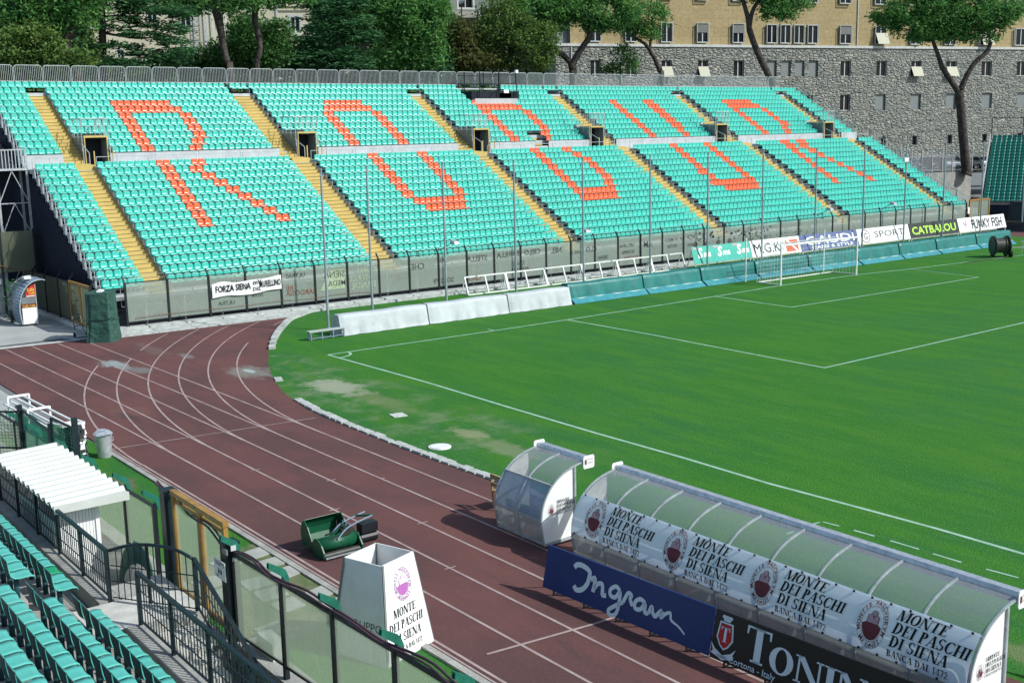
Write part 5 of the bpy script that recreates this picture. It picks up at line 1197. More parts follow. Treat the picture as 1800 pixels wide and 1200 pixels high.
for i in range(26): x=23.2+i*.62; P.append((x,NY+.02+.05*math.sin(i*1.3),(2.62 if x<26.3 else zt(x)+.05)+.03*math.sin(i*2.1)-(.15 if 24<x<26.3 else 0)))
b.tube(smooth_path(P,3),.022,6); P2=[(p[0],p[1]-.07,p[2]+.02*math.sin(i)) for i,p in enumerate(P)]; b.tube(smooth_path(P2,3),.02,5); tag(b.build('draped_cable','purple_cable',smooth=True),'dark purple cable draped along the top of the near fence','cable')
b=MB(); b.hexa([(27.1,-16.0,.5),(27.8,-16.0,.5),(27.8,-15.7,.5),(27.1,-15.7,.5),(27.12,-15.98,.82),(27.76,-15.98,.80),(27.76,-15.72,.80),(27.12,-15.72,.82)]); tag(b.build('stone_block','pale_stone'),'pale squared stone block lying on the wall behind the near plexiglass','stone')
# double gate between big posts
ng=empty('glazed_gate',(24.9,NY,0),'ochre framed door with plexiglass in the near fence','gate'); g3=Matrix.Translation((-24.9,-NY,0))
b=MB().use('gold_frame'); z0=.58
for x in (23.75,25.05,25.15,26.25): b.box(x-.045,x+.045,NY-.045,NY+.045,z0,2.62)
b.box(23.69,26.31,NY-.06,NY+.06,2.625,2.72); b.box(23.82,25.0,NY-.03,NY+.03,2.48,2.53); b.box(25.2,26.2,NY-.03,NY+.03,2.48,2.53); b.box(23.82,25.,NY-.05,NY+.05,z0,z0+.12); b.box(25.2,26.2,NY-.05,NY+.05,z0,z0+.12); fpart(b,'gate_frame',None,ng,g3)
for a,c in ((23.82,24.98),(25.22,26.18)): b=MB(); b.box(a,c,NY-.006,NY+.006,z0+.12,2.5); fpart(b,'pane','plexi_near',ng,g3)
for x,z in ((23.42,2.62),(26.40,2.34)):
    b=MB().use('dark_green'); b.box(x-.13,x+.13,NY-.13,NY+.13,.3,z); b.box(x-.15,x+.15,NY-.15,NY+.15,z+.002,z+.05); fpart(b,'gate_post',None,ng,g3)
b=MB().use('grey_panel'); b.box(26.42,26.62,NY-.15,NY-.125,2.2,2.3); b.use('frame_white').box(26.655,26.665,NY-.08,NY+.02,2.28,2.38); b.box(26.655,26.665,NY-.06,NY+.02,2.08,2.15); fpart(b,'control_box',None,ng,g3)
b=MB(); b.box(26.12,26.62,NY-.20,NY-.19,1.70,2.06); o=tag(b.build('toilet_sign','white'),'white sign with toilet lettering and figures on the near fence','sign')
b=MB().use('ink'); f=plane_fn((26.12,NY-.202,1.70),(1,0,0),(0,0,1),.003); lay(b,sans('TOILETTE',.01),f,.07,.04,.26,fit=.42)
for q in (.22,.32): P=[(q+.018*math.cos(R(a)),.20+.018*math.sin(R(a))) for a in range(0,360,45)]; b.add([f(*p) for p in P],[tuple(range(8))]); b.add([f(q-.03,.10),f(q+.03,.10),f(q+.03,.175),f(q-.03,.175)],[(0,1,2,3)])
b.add([f(.08,.05),f(.2,.03),f(.2,.06),f(.08,.06)],[(0,1,2,3)]); b.build('lettering',None,o)
# ------------------------------------------------------------ white kiosk with ribbed roof
sh=empty('white_hut',(19.6,-17.3,0),'white hut with ribbed roof behind the near railing','hut'); sin_=Matrix.Translation((-19.6,17.3,0))
b=MB(); n=13; xa,xb=17.35,22.35; Pf=[]
for i in range(n):
    w_=(xb-xa)/n; x=xa+w_*i; Pf+=[(x,0),(x+w_*.18,.075),(x+w_*.36,.075),(x+w_*.54,0)]
Pf.append((xb,0)); Pf2=Pf+[(x,z-.02) for x,z in reversed(Pf)]
for (xx0,zz0),(xx1,zz1) in zip(Pf,Pf[1:]): b.hexa([(xx0,-18.05,zz0+2.36),(xx1,-18.05,zz1+2.36),(xx1,-16.55,zz1+2.42),(xx0,-16.55,zz0+2.42),(xx0,-18.05,zz0+2.38),(xx1,-18.05,zz1+2.38),(xx1,-16.55,zz1+2.44),(xx0,-16.55,zz0+2.44)])
b.box(xb,xb+.03,-18.06,-16.54,2.28,2.45); fpart(b,'ribbed_roof','roof_white',sh,sin_)
b=MB().use('white')
for i in range(12):
    ya=-17.95+.8*i/12; b.box(21.95,22.0,ya+.004,ya+.8/12-.004,.25,2.33)
b.box(17.6,21.95,-17.15,-17.1,.25,2.33); b.box(17.6,21.95,-17.98,-17.93,.25,2.0); b.box(22.0,22.03,-17.16,-17.08,.25,2.33); fpart(b,'wall',None,sh,sin_)
b=MB().use('grey_panel'); b.box(19.6,20.9,-18.0,-17.985,1.45,1.9); fpart(b,'hatch',None,sh,sin_)
# ------------------------------------------------------------ concourse, steps and railings of the near stand
b=MB().use('concrete')
b.box(5,26.4,-17.78,-16.22,-.5,.55); b.box(5,40,-18.75,-18.22,.2,1.12); b.box(25.4,26.72,-18.21,-17.785,.2,1.38); b.box(24.6,26.93,-17.78,-16.78,.56,1.38); b.use('pale_step').box(25.42,26.70,-18.7,-16.80,1.384,1.40)
b.use('concrete').add([(24.2,-17.75,.556),(26.6,-17.75,.556),(26.6,-16.3,.556),(24.2,-16.3,.556)],[(0,1,2,3)])
struct(b.build('concourse_floor'))
b=MB().use('pale_step')
for i in range(12): x=26.95+.34*i; z=1.40-.155*(i+1); b.box(x,x+.339,-17.78,-17.0,z-.5,z)
tag(b.build('descending_steps'),'pale concrete steps running down between two dark railings','steps')
for a,c,lab in ((10.,25.38,'low concrete wall under the railing in front of the white hut'),(26.74,40,'low concrete wall under the railing beside the descending steps')):
    b=MB().use('concrete'); x=a
    while x<c-.05: x2=min(x+1.55,c); b.box(x+.012,x2-.012,-18.2,-17.82,.2,1.42); x=x2
    tag(b.build('parapet_wall'),lab,'wall')
def railing(pts,z0s,label,h=.93,step=.13,posts=None,name='mesh_railing'):
    "dark railing: posts, top rail, thin uprights and two cross wires along points"
    p0=Vector(pts[0]); root=empty(name,p0,label,'railing'); inv_=Matrix.Translation(-p0)
    P=[Vector(p) for p in pts]; Ls=[0]
    for a,c in zip(P,P[1:]): Ls.append(Ls[-1]+(c-a).length)
    def at(s):
        s=max(0,min(Ls[-1],s)); i=max(j for j in range(len(Ls)-1) if Ls[j]<=s+1e-9); return P[i].lerp(P[i+1],(s-Ls[i])/(Ls[i+1]-Ls[i]))
    ns=max(1,round(Ls[-1]/ (posts or 1.55)))
    for i in range(ns+1):
        p=at(Ls[-1]*i/ns); b=MB().use('dark_green'); b.box(p.x-.03,p.x+.03,p.y-.03,p.y+.03,p.z-.04,p.z+h); fpart(b,'post',None,root,inv_)
    b=MB().use('dark_green')
    for a,c in zip(P,P[1:]): b.bar(a+Vector((0,0,h)),c+Vector((0,0,h)),.06); b.bar(a+Vector((0,0,.06)),c+Vector((0,0,.06)),.03)
    fpart(b,'rails',None,root,inv_)
    b=MB().use('dark_green'); s=step
    while s<Ls[-1]: p=at(s); b.bar(p+Vector((0,0,.06)),p+Vector((0,0,h)),.014); s+=step
    for z in (.34,.63):
        for a,c in zip(P,P[1:]): b.bar(a+Vector((0,0,z)),c+Vector((0,0,z)),.014)
    fpart(b,'mesh_infill',None,root,inv_); return root
railing([(10.,-18.,1.43),(25.36,-18.,1.43)],0,'dark mesh railing on the low wall in front of the white hut')
railing([(26.8,-17.95,1.45),(39.,-17.95,1.45)],0,'dark mesh railing on the low wall beside the descending steps')
arc_=[(25.38,-17.95),(25.75,-17.72),(26.15,-17.45),(26.55,-17.18),(26.85,-16.98)]
root=empty('mesh_railing',(25.4,-17.9,1.4),'dark railing with an arched top rail across the landing by the ochre door','railing'); ai=Matrix.Translation((-25.4,17.9,-1.4))
tops=[2.36,2.50,2.56,2.53,2.40]
b=MB().use('dark_green'); b.tube(smooth_path([(x,y,z) for (x,y),z in zip(arc_,tops)],5),.032,8); fpart(b,'arched_rail',None,root,ai,smooth=True)
b=MB().use('dark_green')
for q in range(1,13):
    t=q/13; x,y=25.38+1.47*t,-17.95+.97*t; zt=2.36+.2*math.sin(math.pi*t)+.04*t; b.bar((x,y,1.45),(x,y,zt),.014 if q!=6 else .05)
for k_ in (1.47,1.78,2.08): b.bar((25.38,-17.95,k_),(26.85,-16.98,k_),.016)
fpart(b,'mesh_infill',None,root,ai)
railing([(26.85,-16.95,1.46),(33.,-16.95,-1.3)],0,'dark mesh railing sloping down beside the near plexiglass fence')
# ------------------------------------------------------------ near stand: terraces and seats
NR=9
def nx_floor(i): return 1.42+.40*i
b=MB().use('concrete')
for i in range(NR): 
    yb=-18.72-.70*i
    for xa,xb in ((4,25.45),(26.55,60)): b.box(xa,xb,yb-.70,yb,-.3,nx_floor(i)); 
struct(b.build('terrace_steps'))
st2=MB()
for i in range(NR):
    yb=-18.72-.70*i
    st2.use('concrete').box(25.46,26.54,yb-.70,yb-.352,-.3,nx_floor(i)); st2.box(25.46,26.54,yb-.35,yb,-.3,nx_floor(i)-.2)
    st2.use('yellow').box(25.46,26.54,yb-.40,yb-.345,nx_floor(i)+.001,nx_floor(i)+.006); st2.box(25.46,26.54,yb-.06,yb+.003,nx_floor(i)-.199,nx_floor(i)-.194)
tag(st2.build('aisle_steps'),'pale concrete aisle steps with worn yellow nosings between the near seats','steps')
def near_seat(m):
    b=MB(); prof=[(.36,.35),(.345,.40),(.27,.42),(.12,.41),(.03,.42),(-.03,.47),(-.055,.57),(-.07,.68),(-.08,.79),(-.095,.81)]
    hw=[.17,.19,.20,.20,.185,.175,.19,.205,.215,.20]; N=5; T=.022; P=len(prof)
    def pt(i,j,bk):
        y,z=prof[i]; t=2*j/N-1; x=hw[i]*t; cu=.018*t*t
        a=prof[max(i-1,0)]; c=prof[min(i+1,P-1)]; d=Vector((c[0]-a[0],c[1]-a[1])).normalized(); n=Vector((d.y,-d.x))
        if n.y<0 and i<4: n=-n
        if i>=4 and i<8: n=Vector((abs(n.x),abs(n.y)))
        off=cu-(T if bk else 0)
        return (x,y+n.x*off,z+n.y*off) if i<8 else (x,y,z+(cu*.3-(T if bk else 0)))
    for bk in (0,1): b.v+=[pt(i,j,bk) for i in range(P) for j in range(N+1)]
    o2=P*(N+1)
    def F(*q): b.f.append(q); b.m.append(0)
    for i in range(P-1):
        for j in range(N):
            q=(i*(N+1)+j,i*(N+1)+j+1,(i+1)*(N+1)+j+1,(i+1)*(N+1)+j); F(*q); F(*[o2+t for t in reversed(q)])
        for j in (0,N): a,c=i*(N+1)+j,(i+1)*(N+1)+j; F(a,c,o2+c,o2+a)
    for i in (0,P-1):
        for j in range(N): a=i*(N+1)+j; F(a,a+1,o2+a+1,o2+a)
    b.use(m); nb=len(b.f); b.m=[0]*nb; b.use('seat_rear_shade'); b.m=[1 if min(q)>=o2 else 0 for i_,q in enumerate(b.f)]; b.box(-.03,.03,.05,.13,.0,.39); o=b.build('bucket_seat'); o.data.polygons.foreach_set('use_smooth',[True]*len(o.data.polygons)); return o
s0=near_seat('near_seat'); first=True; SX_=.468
def visible(p):
    q=p-CAM; z=q.dot(fw)
    if z<2: return False
    X=900+2046.3*q.dot(rt)/z; Y=600-2046.3*q.dot(up)/z; return -60<X<1860 and Y<1255
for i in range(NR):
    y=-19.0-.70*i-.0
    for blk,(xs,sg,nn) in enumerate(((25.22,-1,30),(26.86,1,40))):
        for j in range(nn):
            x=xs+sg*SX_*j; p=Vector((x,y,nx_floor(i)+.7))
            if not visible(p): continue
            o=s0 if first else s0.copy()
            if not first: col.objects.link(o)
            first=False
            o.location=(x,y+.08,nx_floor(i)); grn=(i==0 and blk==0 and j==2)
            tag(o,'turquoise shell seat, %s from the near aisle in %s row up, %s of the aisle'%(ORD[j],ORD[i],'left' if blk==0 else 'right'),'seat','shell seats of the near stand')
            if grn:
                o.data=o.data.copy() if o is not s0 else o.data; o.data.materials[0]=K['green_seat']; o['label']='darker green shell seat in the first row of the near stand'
# ------------------------------------------------------------ mesh gate, stacked frames and bagged net at the left
mg=empty('mesh_gate',(13.,-17.0,.5),'dark green wire mesh gate leaves standing open beyond the white hut','gate'); g4=Matrix.Translation((-13,17,-.5))
def leaf(A,B,z0,z1,diag=True):
    A=Vector(A);B=Vector(B); b=MB().use('dark_green')
    for p in (A,B): b.bar(p+Vector((0,0,z0)),p+Vector((0,0,z1)),.06)
    for z in (z0,(z0+z1)/2,z1): b.bar(A+Vector((0,0,z)),B+Vector((0,0,z)),.045)
    if diag: b.bar(A+Vector((0,0,z0)),B+Vector((0,0,(z0+z1)/2)),.035)
    fpart(b,'leaf_frame',None,mg,g4)
    b=MB().use('fence_green'); n=int((B-A).length/.09)
    for q in range(1,n): p=A.lerp(B,q/n); b.bar(p+Vector((0,0,z0)),p+Vector((0,0,z1)),.008)
    z=z0+.09
    while z<z1: b.bar(A+Vector((0,0,z)),B+Vector((0,0,z)),.008); z+=.09
    fpart(b,'wire_mesh',None,mg,g4)
leaf((12.2,-17.6,0),(13.4,-16.4,0),.5,2.5); leaf((13.5,-16.35,0),(16.4,-16.45,0),.5,2.55); leaf((16.45,-16.4,0),(17.9,-16.3,0),.5,2.9)
b=MB().use('dark_green')
for x,y,z in ((13.45,-16.4,2.7),(16.42,-16.42,2.75),(17.7,-16.2,3.1)): b.box(x-.06,x+.06,y-.06,y+.06,.3,z)
fpart(b,'gate_post',None,mg,g4)
b=MB().use('white_frame')
for q in range(4): b.bar((3.8,-14.6+.2*q,.75+.07*q),(9.4,-14.35+.2*q,.75+.07*q),.06)
for x in (4,6.5,9.2):
    for yy in (-14.5,-13.8): b.bar((x,yy,.0),(x,yy,1.02),.06)
    b.bar((x,-14.5,1.0),(x,-13.8,1.0),.07)
b.bar((9.3,-14.5,1.05),(9.75,-14.35,1.05),.09); b.bar((9.3,-13.8,1.05),(9.8,-13.7,1.05),.09); b.bar((9.75,-14.35,1.05),(9.8,-13.7,1.05),.09)
b.use('fence_green').box(4,9.0,-14.3,-14.25,.1,.7)
tag(b.build('stacked_frames'),'rack of long white steel frames standing on the verge beyond the dustbin','frames')
draped('hanging_net',9.35,-14.15,.24,.20,.95,.05,'board_black','black bundled net standing at the end of the white frame rack','net',0,12)
b=MB(); random.seed(9)
for q in range(70):
    z=.02+random.random()*1.0; a=random.random()*6.28; x=9.85+.12*math.cos(a); y=-13.85+.11*math.sin(a); s=.04+random.random()*.05; b.use('white' if random.random()<.6 else 'board_black'); b.hexa([(x-s,y-s,z),(x+s,y-s,z),(x+s,y+s,z),(x-s,y+s,z),(x-s*.6,y-s*.6,z+s*1.6),(x+s*.6,y-s*.6,z+s*1.4),(x+s*.6,y+s*.6,z+s*1.6),(x-s*.6,y+s*.6,z+s*1.5)])
tag(b.build('rolled_net'),'black and white knotted net bundle beside the dustbin','net')
# dark sacks seen through the near panes
draped('green_sack',22.45,-16.55,.40,.26,.80,.25,'tarp','large crumpled dark green sack behind the near pane next to the white hut','sack',0,21,1).location.z=.55
draped('pale_sack',23.1,-16.75,.28,.22,.55,.1,'concrete','pale stuffed sack behind the near fence post','sack',.4,22,1).location.z=.55
# ------------------------------------------------------------ buildings beyond the stand
class Facade:
    "vertical wall plane through two surveyed corners; local x along it, z up, y into the building"
    def __init__(s,pa,da,pb,db):
        A=sight(pa,100,da); B=sight(pb,100,db); s.o=Vector((A.x,A.y,0)); s.t=Vector((B.x-A.x,B.y-A.y,0)).normalized(); s.n=Vector((s.t.y,-s.t.x,0)); s.rot=math.atan2(s.t.y,s.t.x)
    def at(s,px,py):
        v=rt*((px-900)/2046.3)-up*((py-600)/2046.3)+fw; k=(s.o-CAM).dot(s.n)/v.dot(s.n); p=CAM+v*k; return (p-s.o).dot(s.t),p.z
def wall_mesh(x0,x1,z0,z1,holes,deep=.35):
    xs=sorted({x0,x1}|{v for h in holes for v in h[:2]}); zs=sorted({z0,z1}|{v for h in holes for v in h[2:4]})
    b=MB()
    for xa,xb in zip(xs,xs[1:]):
        for za,zb in zip(zs,zs[1:]):
            xm,zm=(xa+xb)/2,(za+zb)/2
            if any(h[0]<xm<h[1] and h[2]<zm<h[3] for h in holes): continue
            b.add([(xa,0,za),(xb,0,za),(xb,0,zb),(xa,0,zb)],[(0,1,2,3)])
    for a,c,e,g in [h[:4] for h in holes]:
        for q in (((a,0,e),(a,0,g),(a,deep,g),(a,deep,e)),((c,0,e),(c,deep,e),(c,deep,g),(c,0,g)),((a,0,e),(a,deep,e),(c,deep,e),(c,0,e)),((a,0,g),(c,0,g),(c,deep,g),(a,deep,g))): b.add(q,[(0,1,2,3)])
    return b
def window(root,a,c,e,g,style,deep=.30,surround=None):
    f=MB().use('frame_white'); w_=.07
    if style=='blank':
        f=MB().use('roller'); f.box(a,c,deep-.06,deep,e,g); o=f.build('window',None,root); k=MB().use('grey_panel'); k.box(a+.04,c-.04,deep-.08,deep-.061,e+.04,g-.04); k.build('shutter',None,o); return
    if style=='slit':
        f.use('dark').box(a,c,deep-.02,deep+.02,e,g); f.build('window',None,root); return
    for x in (a,c-w_): f.box(x,x+w_,deep-.08,deep,e,g)
    f.box(a+w_,c-w_,deep-.08,deep,e,e+w_); f.box(a+w_,c-w_,deep-.08,deep,g-w_,g); m_=(a+c)/2; f.box(m_-.06,m_+.06,deep-.08,deep,e+w_,g-w_)
    if surround:
        s=surround; f.box(a-s,a,-.04,.05,e-s,g+s); f.box(c,c+s,-.04,.05,e-s,g+s); f.box(a,c,-.04,.05,g,g+s); f.box(a,c,-.06,.05,e-s,e)
    o=f.build('window',None,root)
    p=MB(); p.box(a+w_,m_-.06,deep-.04,deep-.02,e+w_,g-w_); p.box(m_+.06,c-w_,deep-.04,deep-.02,e+w_,g-w_); p.build('pane','glass_dark',o)
    h=g-e
    if style=='shutter':
        p=MB().use('shutter'); z=e+h*.62; p.hexa([(a,-.03,z),(c,-.03,z),(c,-.62,e-.02),(a,-.62,e-.02),(a,.01,z),(c,.01,z),(c,-.58,e-.02),(a,-.58,e-.02)]); p.build('shutter',None,o)
    if style=='half':
        p=MB().use('roller'); p.box(a+w_,c-w_,deep-.14,deep-.085,e+h*.52,g); p.build('shutter',None,o)
def place(o,F): o.location=F.o; o.rotation_euler.z=F.rot
F=Facade(985,132,1800,157)
bd=empty('stone_building',(0,0,0),'large institutional building with rough stone base and ochre upper storeys','building')
cz=(F.at(1000,77)[1]+F.at(1790,84.4)[1])/2; xL=F.at(977,140)[0]; xY=F.at(1004,40)[0]; xR=F.at(1980,100)[0]
hs=[];ho=[]
def row(specs,ytop_l,ytop_r,hpx,lst):
    for px,wpx,stl in specs:
        t=(px-1000)/800; yt=ytop_l+(ytop_r-ytop_l)*t; a=F.at(px-wpx/2,yt)[0]; c=F.at(px+wpx/2,yt)[0]; g=F.at(px,yt)[1]; e=F.at(px,yt+hpx)[1]; lst.append((a,c,e,g,stl))
row([(1047,18,'w'),(1110,18,'w'),(1172,18,'shutter'),(1236,18,'shutter'),(1299,18,'w'),(1357,17,'blank'),(1382,17,'blank'),(1406,17,'blank'),(1430,17,'blank'),(1487,18,'w'),(1550,18,'w'),(1611,18,'shutter'),(1673,18,'shutter'),(1735,18,'w'),(1797,18,'w')],104,109,28,hs)
zz=[sum(h[i] for h in hs)/len(hs) for i in (2,3)]; hs=[(h[0],h[1],zz[0],zz[1],h[4]) for h in hs]; n1=len(hs)
row([(1236,18,'blank'),(1299,18,'blank'),(1357,18,'w'),(1420,18,'w'),(1486,18,'w'),(1548,18,'blank'),(1610,18,'blank'),(1672,18,'blank'),(1735,18,'blank'),(1797,18,'blank')],162,168,28,hs)
zz=[sum(h[i] for h in hs[n1:])/len(hs[n1:]) for i in (2,3)]; hs=hs[:n1]+[(h[0],h[1],zz[0],zz[1],h[4]) for h in hs[n1:]]; n2=len(hs)
row([(1553,8,'slit'),(1608,8,'slit'),(1670,8,'slit'),(1731,8,'slit'),(1793,8,'slit')],234,238,15,hs)
zz=[sum(h[i] for h in hs[n2:])/len(hs[n2:]) for i in (2,3)]; hs=hs[:n2]+[(h[0],h[1],zz[0],zz[1],h[4]) for h in hs[n2:]]
row([(1047,20,'w'),(1110,20,'w'),(1173,20,'w'),(1236,20,'half'),(1299,20,'half'),(1358,18,'w'),(1382,18,'w'),(1406,18,'w'),(1430,18,'w'),(1488,20,'half'),(1550,20,'shutter'),(1612,20,'w'),(1673,20,'half'),(1735,20,'shutter'),(1797,20,'w')],43,46,32,ho)
zz=[sum(h[i] for h in ho)/len(ho) for i in (2,3)]; ho=[(h[0],h[1],zz[0],zz[1],h[4]) for h in ho]; m1=len(ho)
row([(1110,20,'w'),(1173,20,'w'),(1236,20,'w'),(1299,20,'w'),(1358,18,'w'),(1382,18,'w'),(1406,18,'w'),(1430,18,'w'),(1488,20,'w'),(1550,20,'half'),(1612,20,'w'),(1673,20,'w'),(1735,20,'w'),(1797,20,'w')],-27,-24,31,ho)
zz=[sum(h[i] for h in ho[m1:])/len(ho[m1:]) for i in (2,3)]; ho=ho[:m1]+[(h[0],h[1],zz[0],zz[1],h[4]) for h in ho[m1:]]
for h in hs: window(bd,*h)
for h in ho: window(bd,*h[:4],h[4],.2,.05)
o=wall_mesh(xL,xR,3.,cz-.25,hs).build('stone_wall','rock_face',bd,smooth='keep')
o=wall_mesh(xY,xR,cz+.05,36,ho,.25).build('upper_wall','ochre_tile',bd,smooth='keep'); o.location.y=.35
b=MB().use('pale_stone'); b.box(xL-.2,xR,-.12,.6,cz-.249,cz+.045); b.build('cornice',None,bd)
b=MB().use('grey_panel'); b.box(xL+.6,xY-.02,.9,8,cz+.05,36); b.box(xL,xL+.02,.0,14,3,cz-.25); b.box(xL+.05,xR,14,14.2,3,36); b.box(xY,xY+.05,.65,13.9,cz+.05,36); b.box(xL,xR,.7,14.2,36,36.3); b.use('galv'); xx=F.at(1004,100)[0]; b.bar((xx,-.06,4),(xx,-.06,cz-.3),.12); xx=F.at(1510,50)[0]; b.bar((xx,.28,cz),(xx,.28,34),.1); b.build('side_wall',None,bd)
place(bd,F)
# cream building on the left
F2=Facade(-60,142,770,152)
b2=empty('cream_building',(0,0,0),'pale cream building with moulded window surrounds seen through the trees','building')
H2=[]
for px,py,w_,h_,sr in ((326,36,17,26,.12),(387,36,14,26,.12),(519,43,15,25,.3),(267,27,16,22,.12),(323,100,12,34,.1),(212,97,12,18,.1),(165,35,14,30,.12),(90,40,16,26,.12),(30,40,16,26,.12),(440,40,14,26,.12),(575,43,15,25,.3),(640,43,15,25,.3),(700,43,15,25,.3),(600,95,14,24,.12),(470,95,14,24,.12)):
    a=F2.at(px-w_/2,py)[0]; c=F2.at(px+w_/2,py)[0]; e=F2.at(px,py+h_/2)[1]; g=F2.at(px,py-h_/2)[1]; H2.append((a,c,e,g,sr))
for h in H2: window(b2,*h[:4],'w',.25,h[4])
x0,x1=F2.at(-80,50)[0],F2.at(770,50)[0]
wall_mesh(x0,x1,3,40,[h[:4] for h in H2],.3).build('wall','cream',b2,smooth='keep')
b=MB().use('cream')
for py,t in ((17,.14),(7,.35),(62,.12)): xa=F2.at(487,py)[0]; z=F2.at(487,py)[1]; b.box(xa,x1+.3,-.30 if t>.2 else -.16,-.002,z-t,z+t)
b.use('pale_stone')
for px in (342,360,372,395,488): xx=F2.at(px,50)[0]; b.box(xx-.12,xx+.12,-.12,-.003,3,38)
b.build('mouldings',None,b2)
b=MB().use('galv'); xx=F2.at(355,50)[0]
for s in (-.55,.55): b.bar((xx+s,-.5,6),(xx+s,-.5,30),.06)
z=8.
while z<30: b.bar((xx-.55,-.5,z),(xx+.55,-.5,z),.05); z+=.55
b.build('wall_ladder',None,b2)
b=MB().use('cream'); b.box(x0,x1,12,12.2,3,40); b.box(x0,x0+.2,.01,12,3,40); b.box(x1-.2,x1-.01,.3,12,3,40); b.box(x0,x1,.01,12.2,40,40.3); b.build('rear_wall',None,b2)
place(b2,F2)
F3=Facade(770,165,900,168)
b3=empty('grey_building',(0,0,0),'dark grey house with a white framed window above the bushes','building')
xa,xb=F3.at(776,10)[0],F3.at(1010,10)[0]; a=F3.at(806,5)[0]; c=F3.at(831,5)[0]; e=F3.at(810,14)[1]; window(b3,a,c,e,e+3.2,'w',.3,.25)
wall_mesh(xa,xb,3,44,[(a,c,e,e+3.2)],.35).build('wall','grey_panel',b3,smooth='keep'); bb=MB().use('white'); bb.box(xa-.6,xa+.5,-.2,9,3,44); bb.build('white_corner',None,b3); bb=MB().use('grey_panel'); bb.box(xa,xb,9,9.2,3,44); bb.box(xa,xb,.01,9.2,44,44.3); bb.use('concrete').box(xa+.5,xb,-1.2,-.01,F3.at(810,30)[1]-.2,F3.at(810,22)[1]); bb.build('terrace_wall',None,b3); place(b3,F3)
lp=sight(811,6,150); b=MB().use('black'); b.tube([(lp.x,lp.y,5),(lp.x,lp.y,lp.z)],.07,8); o=b.build('street_lamp'); tag(o,'street lamp with round white globe in front of the dark grey house','lamp')
b=MB(); b.tube([(lp.x,lp.y,lp.z-.1),(lp.x,lp.y,lp.z+.1),(lp.x,lp.y,lp.z+.35),(lp.x,lp.y,lp.z+.55)],[.12,.36,.36,.12],12); b.build('globe','white',o,smooth=True)
# bank of dark shrubs and slope under the buildings
b=MB(); P0=[sight(px,120,118) for px in range(-120,1000,80)]; P1=[sight(px,120,136) for px in range(-120,1000,80)]
n=len(P0); b.add([(p.x,p.y,5.0) for p in P0]+[(p.x,p.y,16.0) for p in P1],[(i,i+1,n+i+1,n+i) for i in range(n-1)]); struct(b.build('wooded_bank','ivy'))
# ------------------------------------------------------------ trees
from mathutils import noise as mnoise
def tree(name,label,d,trunks,crown,leafm,barkm='bark',size=.36,dens=1.0,long=1.0,seed=0,flat=0,base=4.8,squash=1.0,group=None,ground=True,gap=-.12):
    if d>=113: dens*=1.35; gap=max(gap,-.22) if gap<-.22 else -.2
    if d<113: dens*=1.7; size*=1.15; gap=-.34
    random.seed(seed)
    px2m=d/2046.3
    p0=sight(trunks[0][0][0],trunks[0][0][1],d); slim=.82 if d>120 else 1; root=empty(name,(p0.x,p0.y,base),label,'tree' if name not in ('shrub',) else 'shrub',group); inv_=Matrix.Translation((-p0.x,-p0.y,-base))
    b=MB().use(barkm)
    for ti,tr_ in enumerate(trunks):
        pts=[]; rs=[]
        for px,py,r in tr_: p=sight(px,py,d); pts.append(tuple(p)); rs.append(r*px2m*slim)
        if ti==0 and ground: pts=[(pts[0][0],pts[0][1],base-.3)]+pts; rs=[rs[0]*1.25]+rs
        k=smooth_path([(*p,r) for p,r in zip(pts,rs)],3); b.tube([q[:3] for q in k],[max(.02,q[3]) for q in k],9)
    o=b.build('trunk',None,root,smooth=True); o.matrix_parent_inverse=inv_
    b=MB().use(leafm)
    for ci,cr in enumerate(crown):
        cx,cy,rx,ry=cr[:4]; dd=cr[4] if len(cr)>4 else 0
        C_=sight(cx,cy,d+dd); RX,RY=rx*px2m,ry*px2m; RD=min(RX,max(RY*1.3,1.2))
        vol=RX*RY; ncl=max(14,int(vol*30*dens/(size*1.6)*(.55 if flat else 1)))
        for _ in range(ncl):
            th=random.random()*2*math.pi; ph=math.acos(2*random.random()-1); r=random.random()**.28*(.86+.3*random.random())
            off=RH*(RX*r*math.sin(ph)*math.cos(th))+FH*(RD*r*math.sin(ph)*math.sin(th))+Vector((0,0,RY*r*math.cos(ph)))
            c=C_+off
            if mnoise.noise(c*(.55 if not flat else .8)+Vector((seed*7.3,0,0)))<gap: continue
            cs=size*(1.0+random.random()*1.3); nl=int(13*(.7+.6*random.random()))
            for _ in range(nl):
                v=Vector((random.gauss(0,1),random.gauss(0,1),random.gauss(0,.7 if not flat else .22)))*cs*.55
                p=c+v; a=Vector((random.gauss(0,1),random.gauss(0,1),random.gauss(.35,.6) if not flat else random.gauss(-.1,.25))).normalized(); q=a.cross(Vector((random.gauss(0,1),random.gauss(0,1),random.gauss(0,1)))).normalized()
                s=size*(.45+.5*random.random()); a=a*s*.5*long; q=q*s*.32/long**.5
                b.add([p-a-q*.4,p-a*.1-q,p+a,p-a*.1+q],[(0,1,2,3)])
    o=b.build('crown',None,root,smooth='keep'); o.matrix_parent_inverse=inv_
    return root
G_='trees beyond the grandstand'
tree('pine_tree','dark pine with S-bent trunk at the far left behind the barriers',86,[[(136,130,9),(130,112,9),(118,92,9),(115,74,9),(124,58,9),(131,38,8),(130,10,7)],[(130,36,5),(110,20,4),(80,8,3)]],[(55,12,55,26),(130,6,55,24),(100,-10,80,22),(20,40,40,22),(75,36,44,16),(140,34,30,14),(30,66,30,14)],'pine',size=.34,dens=1.2,long=1.5,seed=1,group=G_)
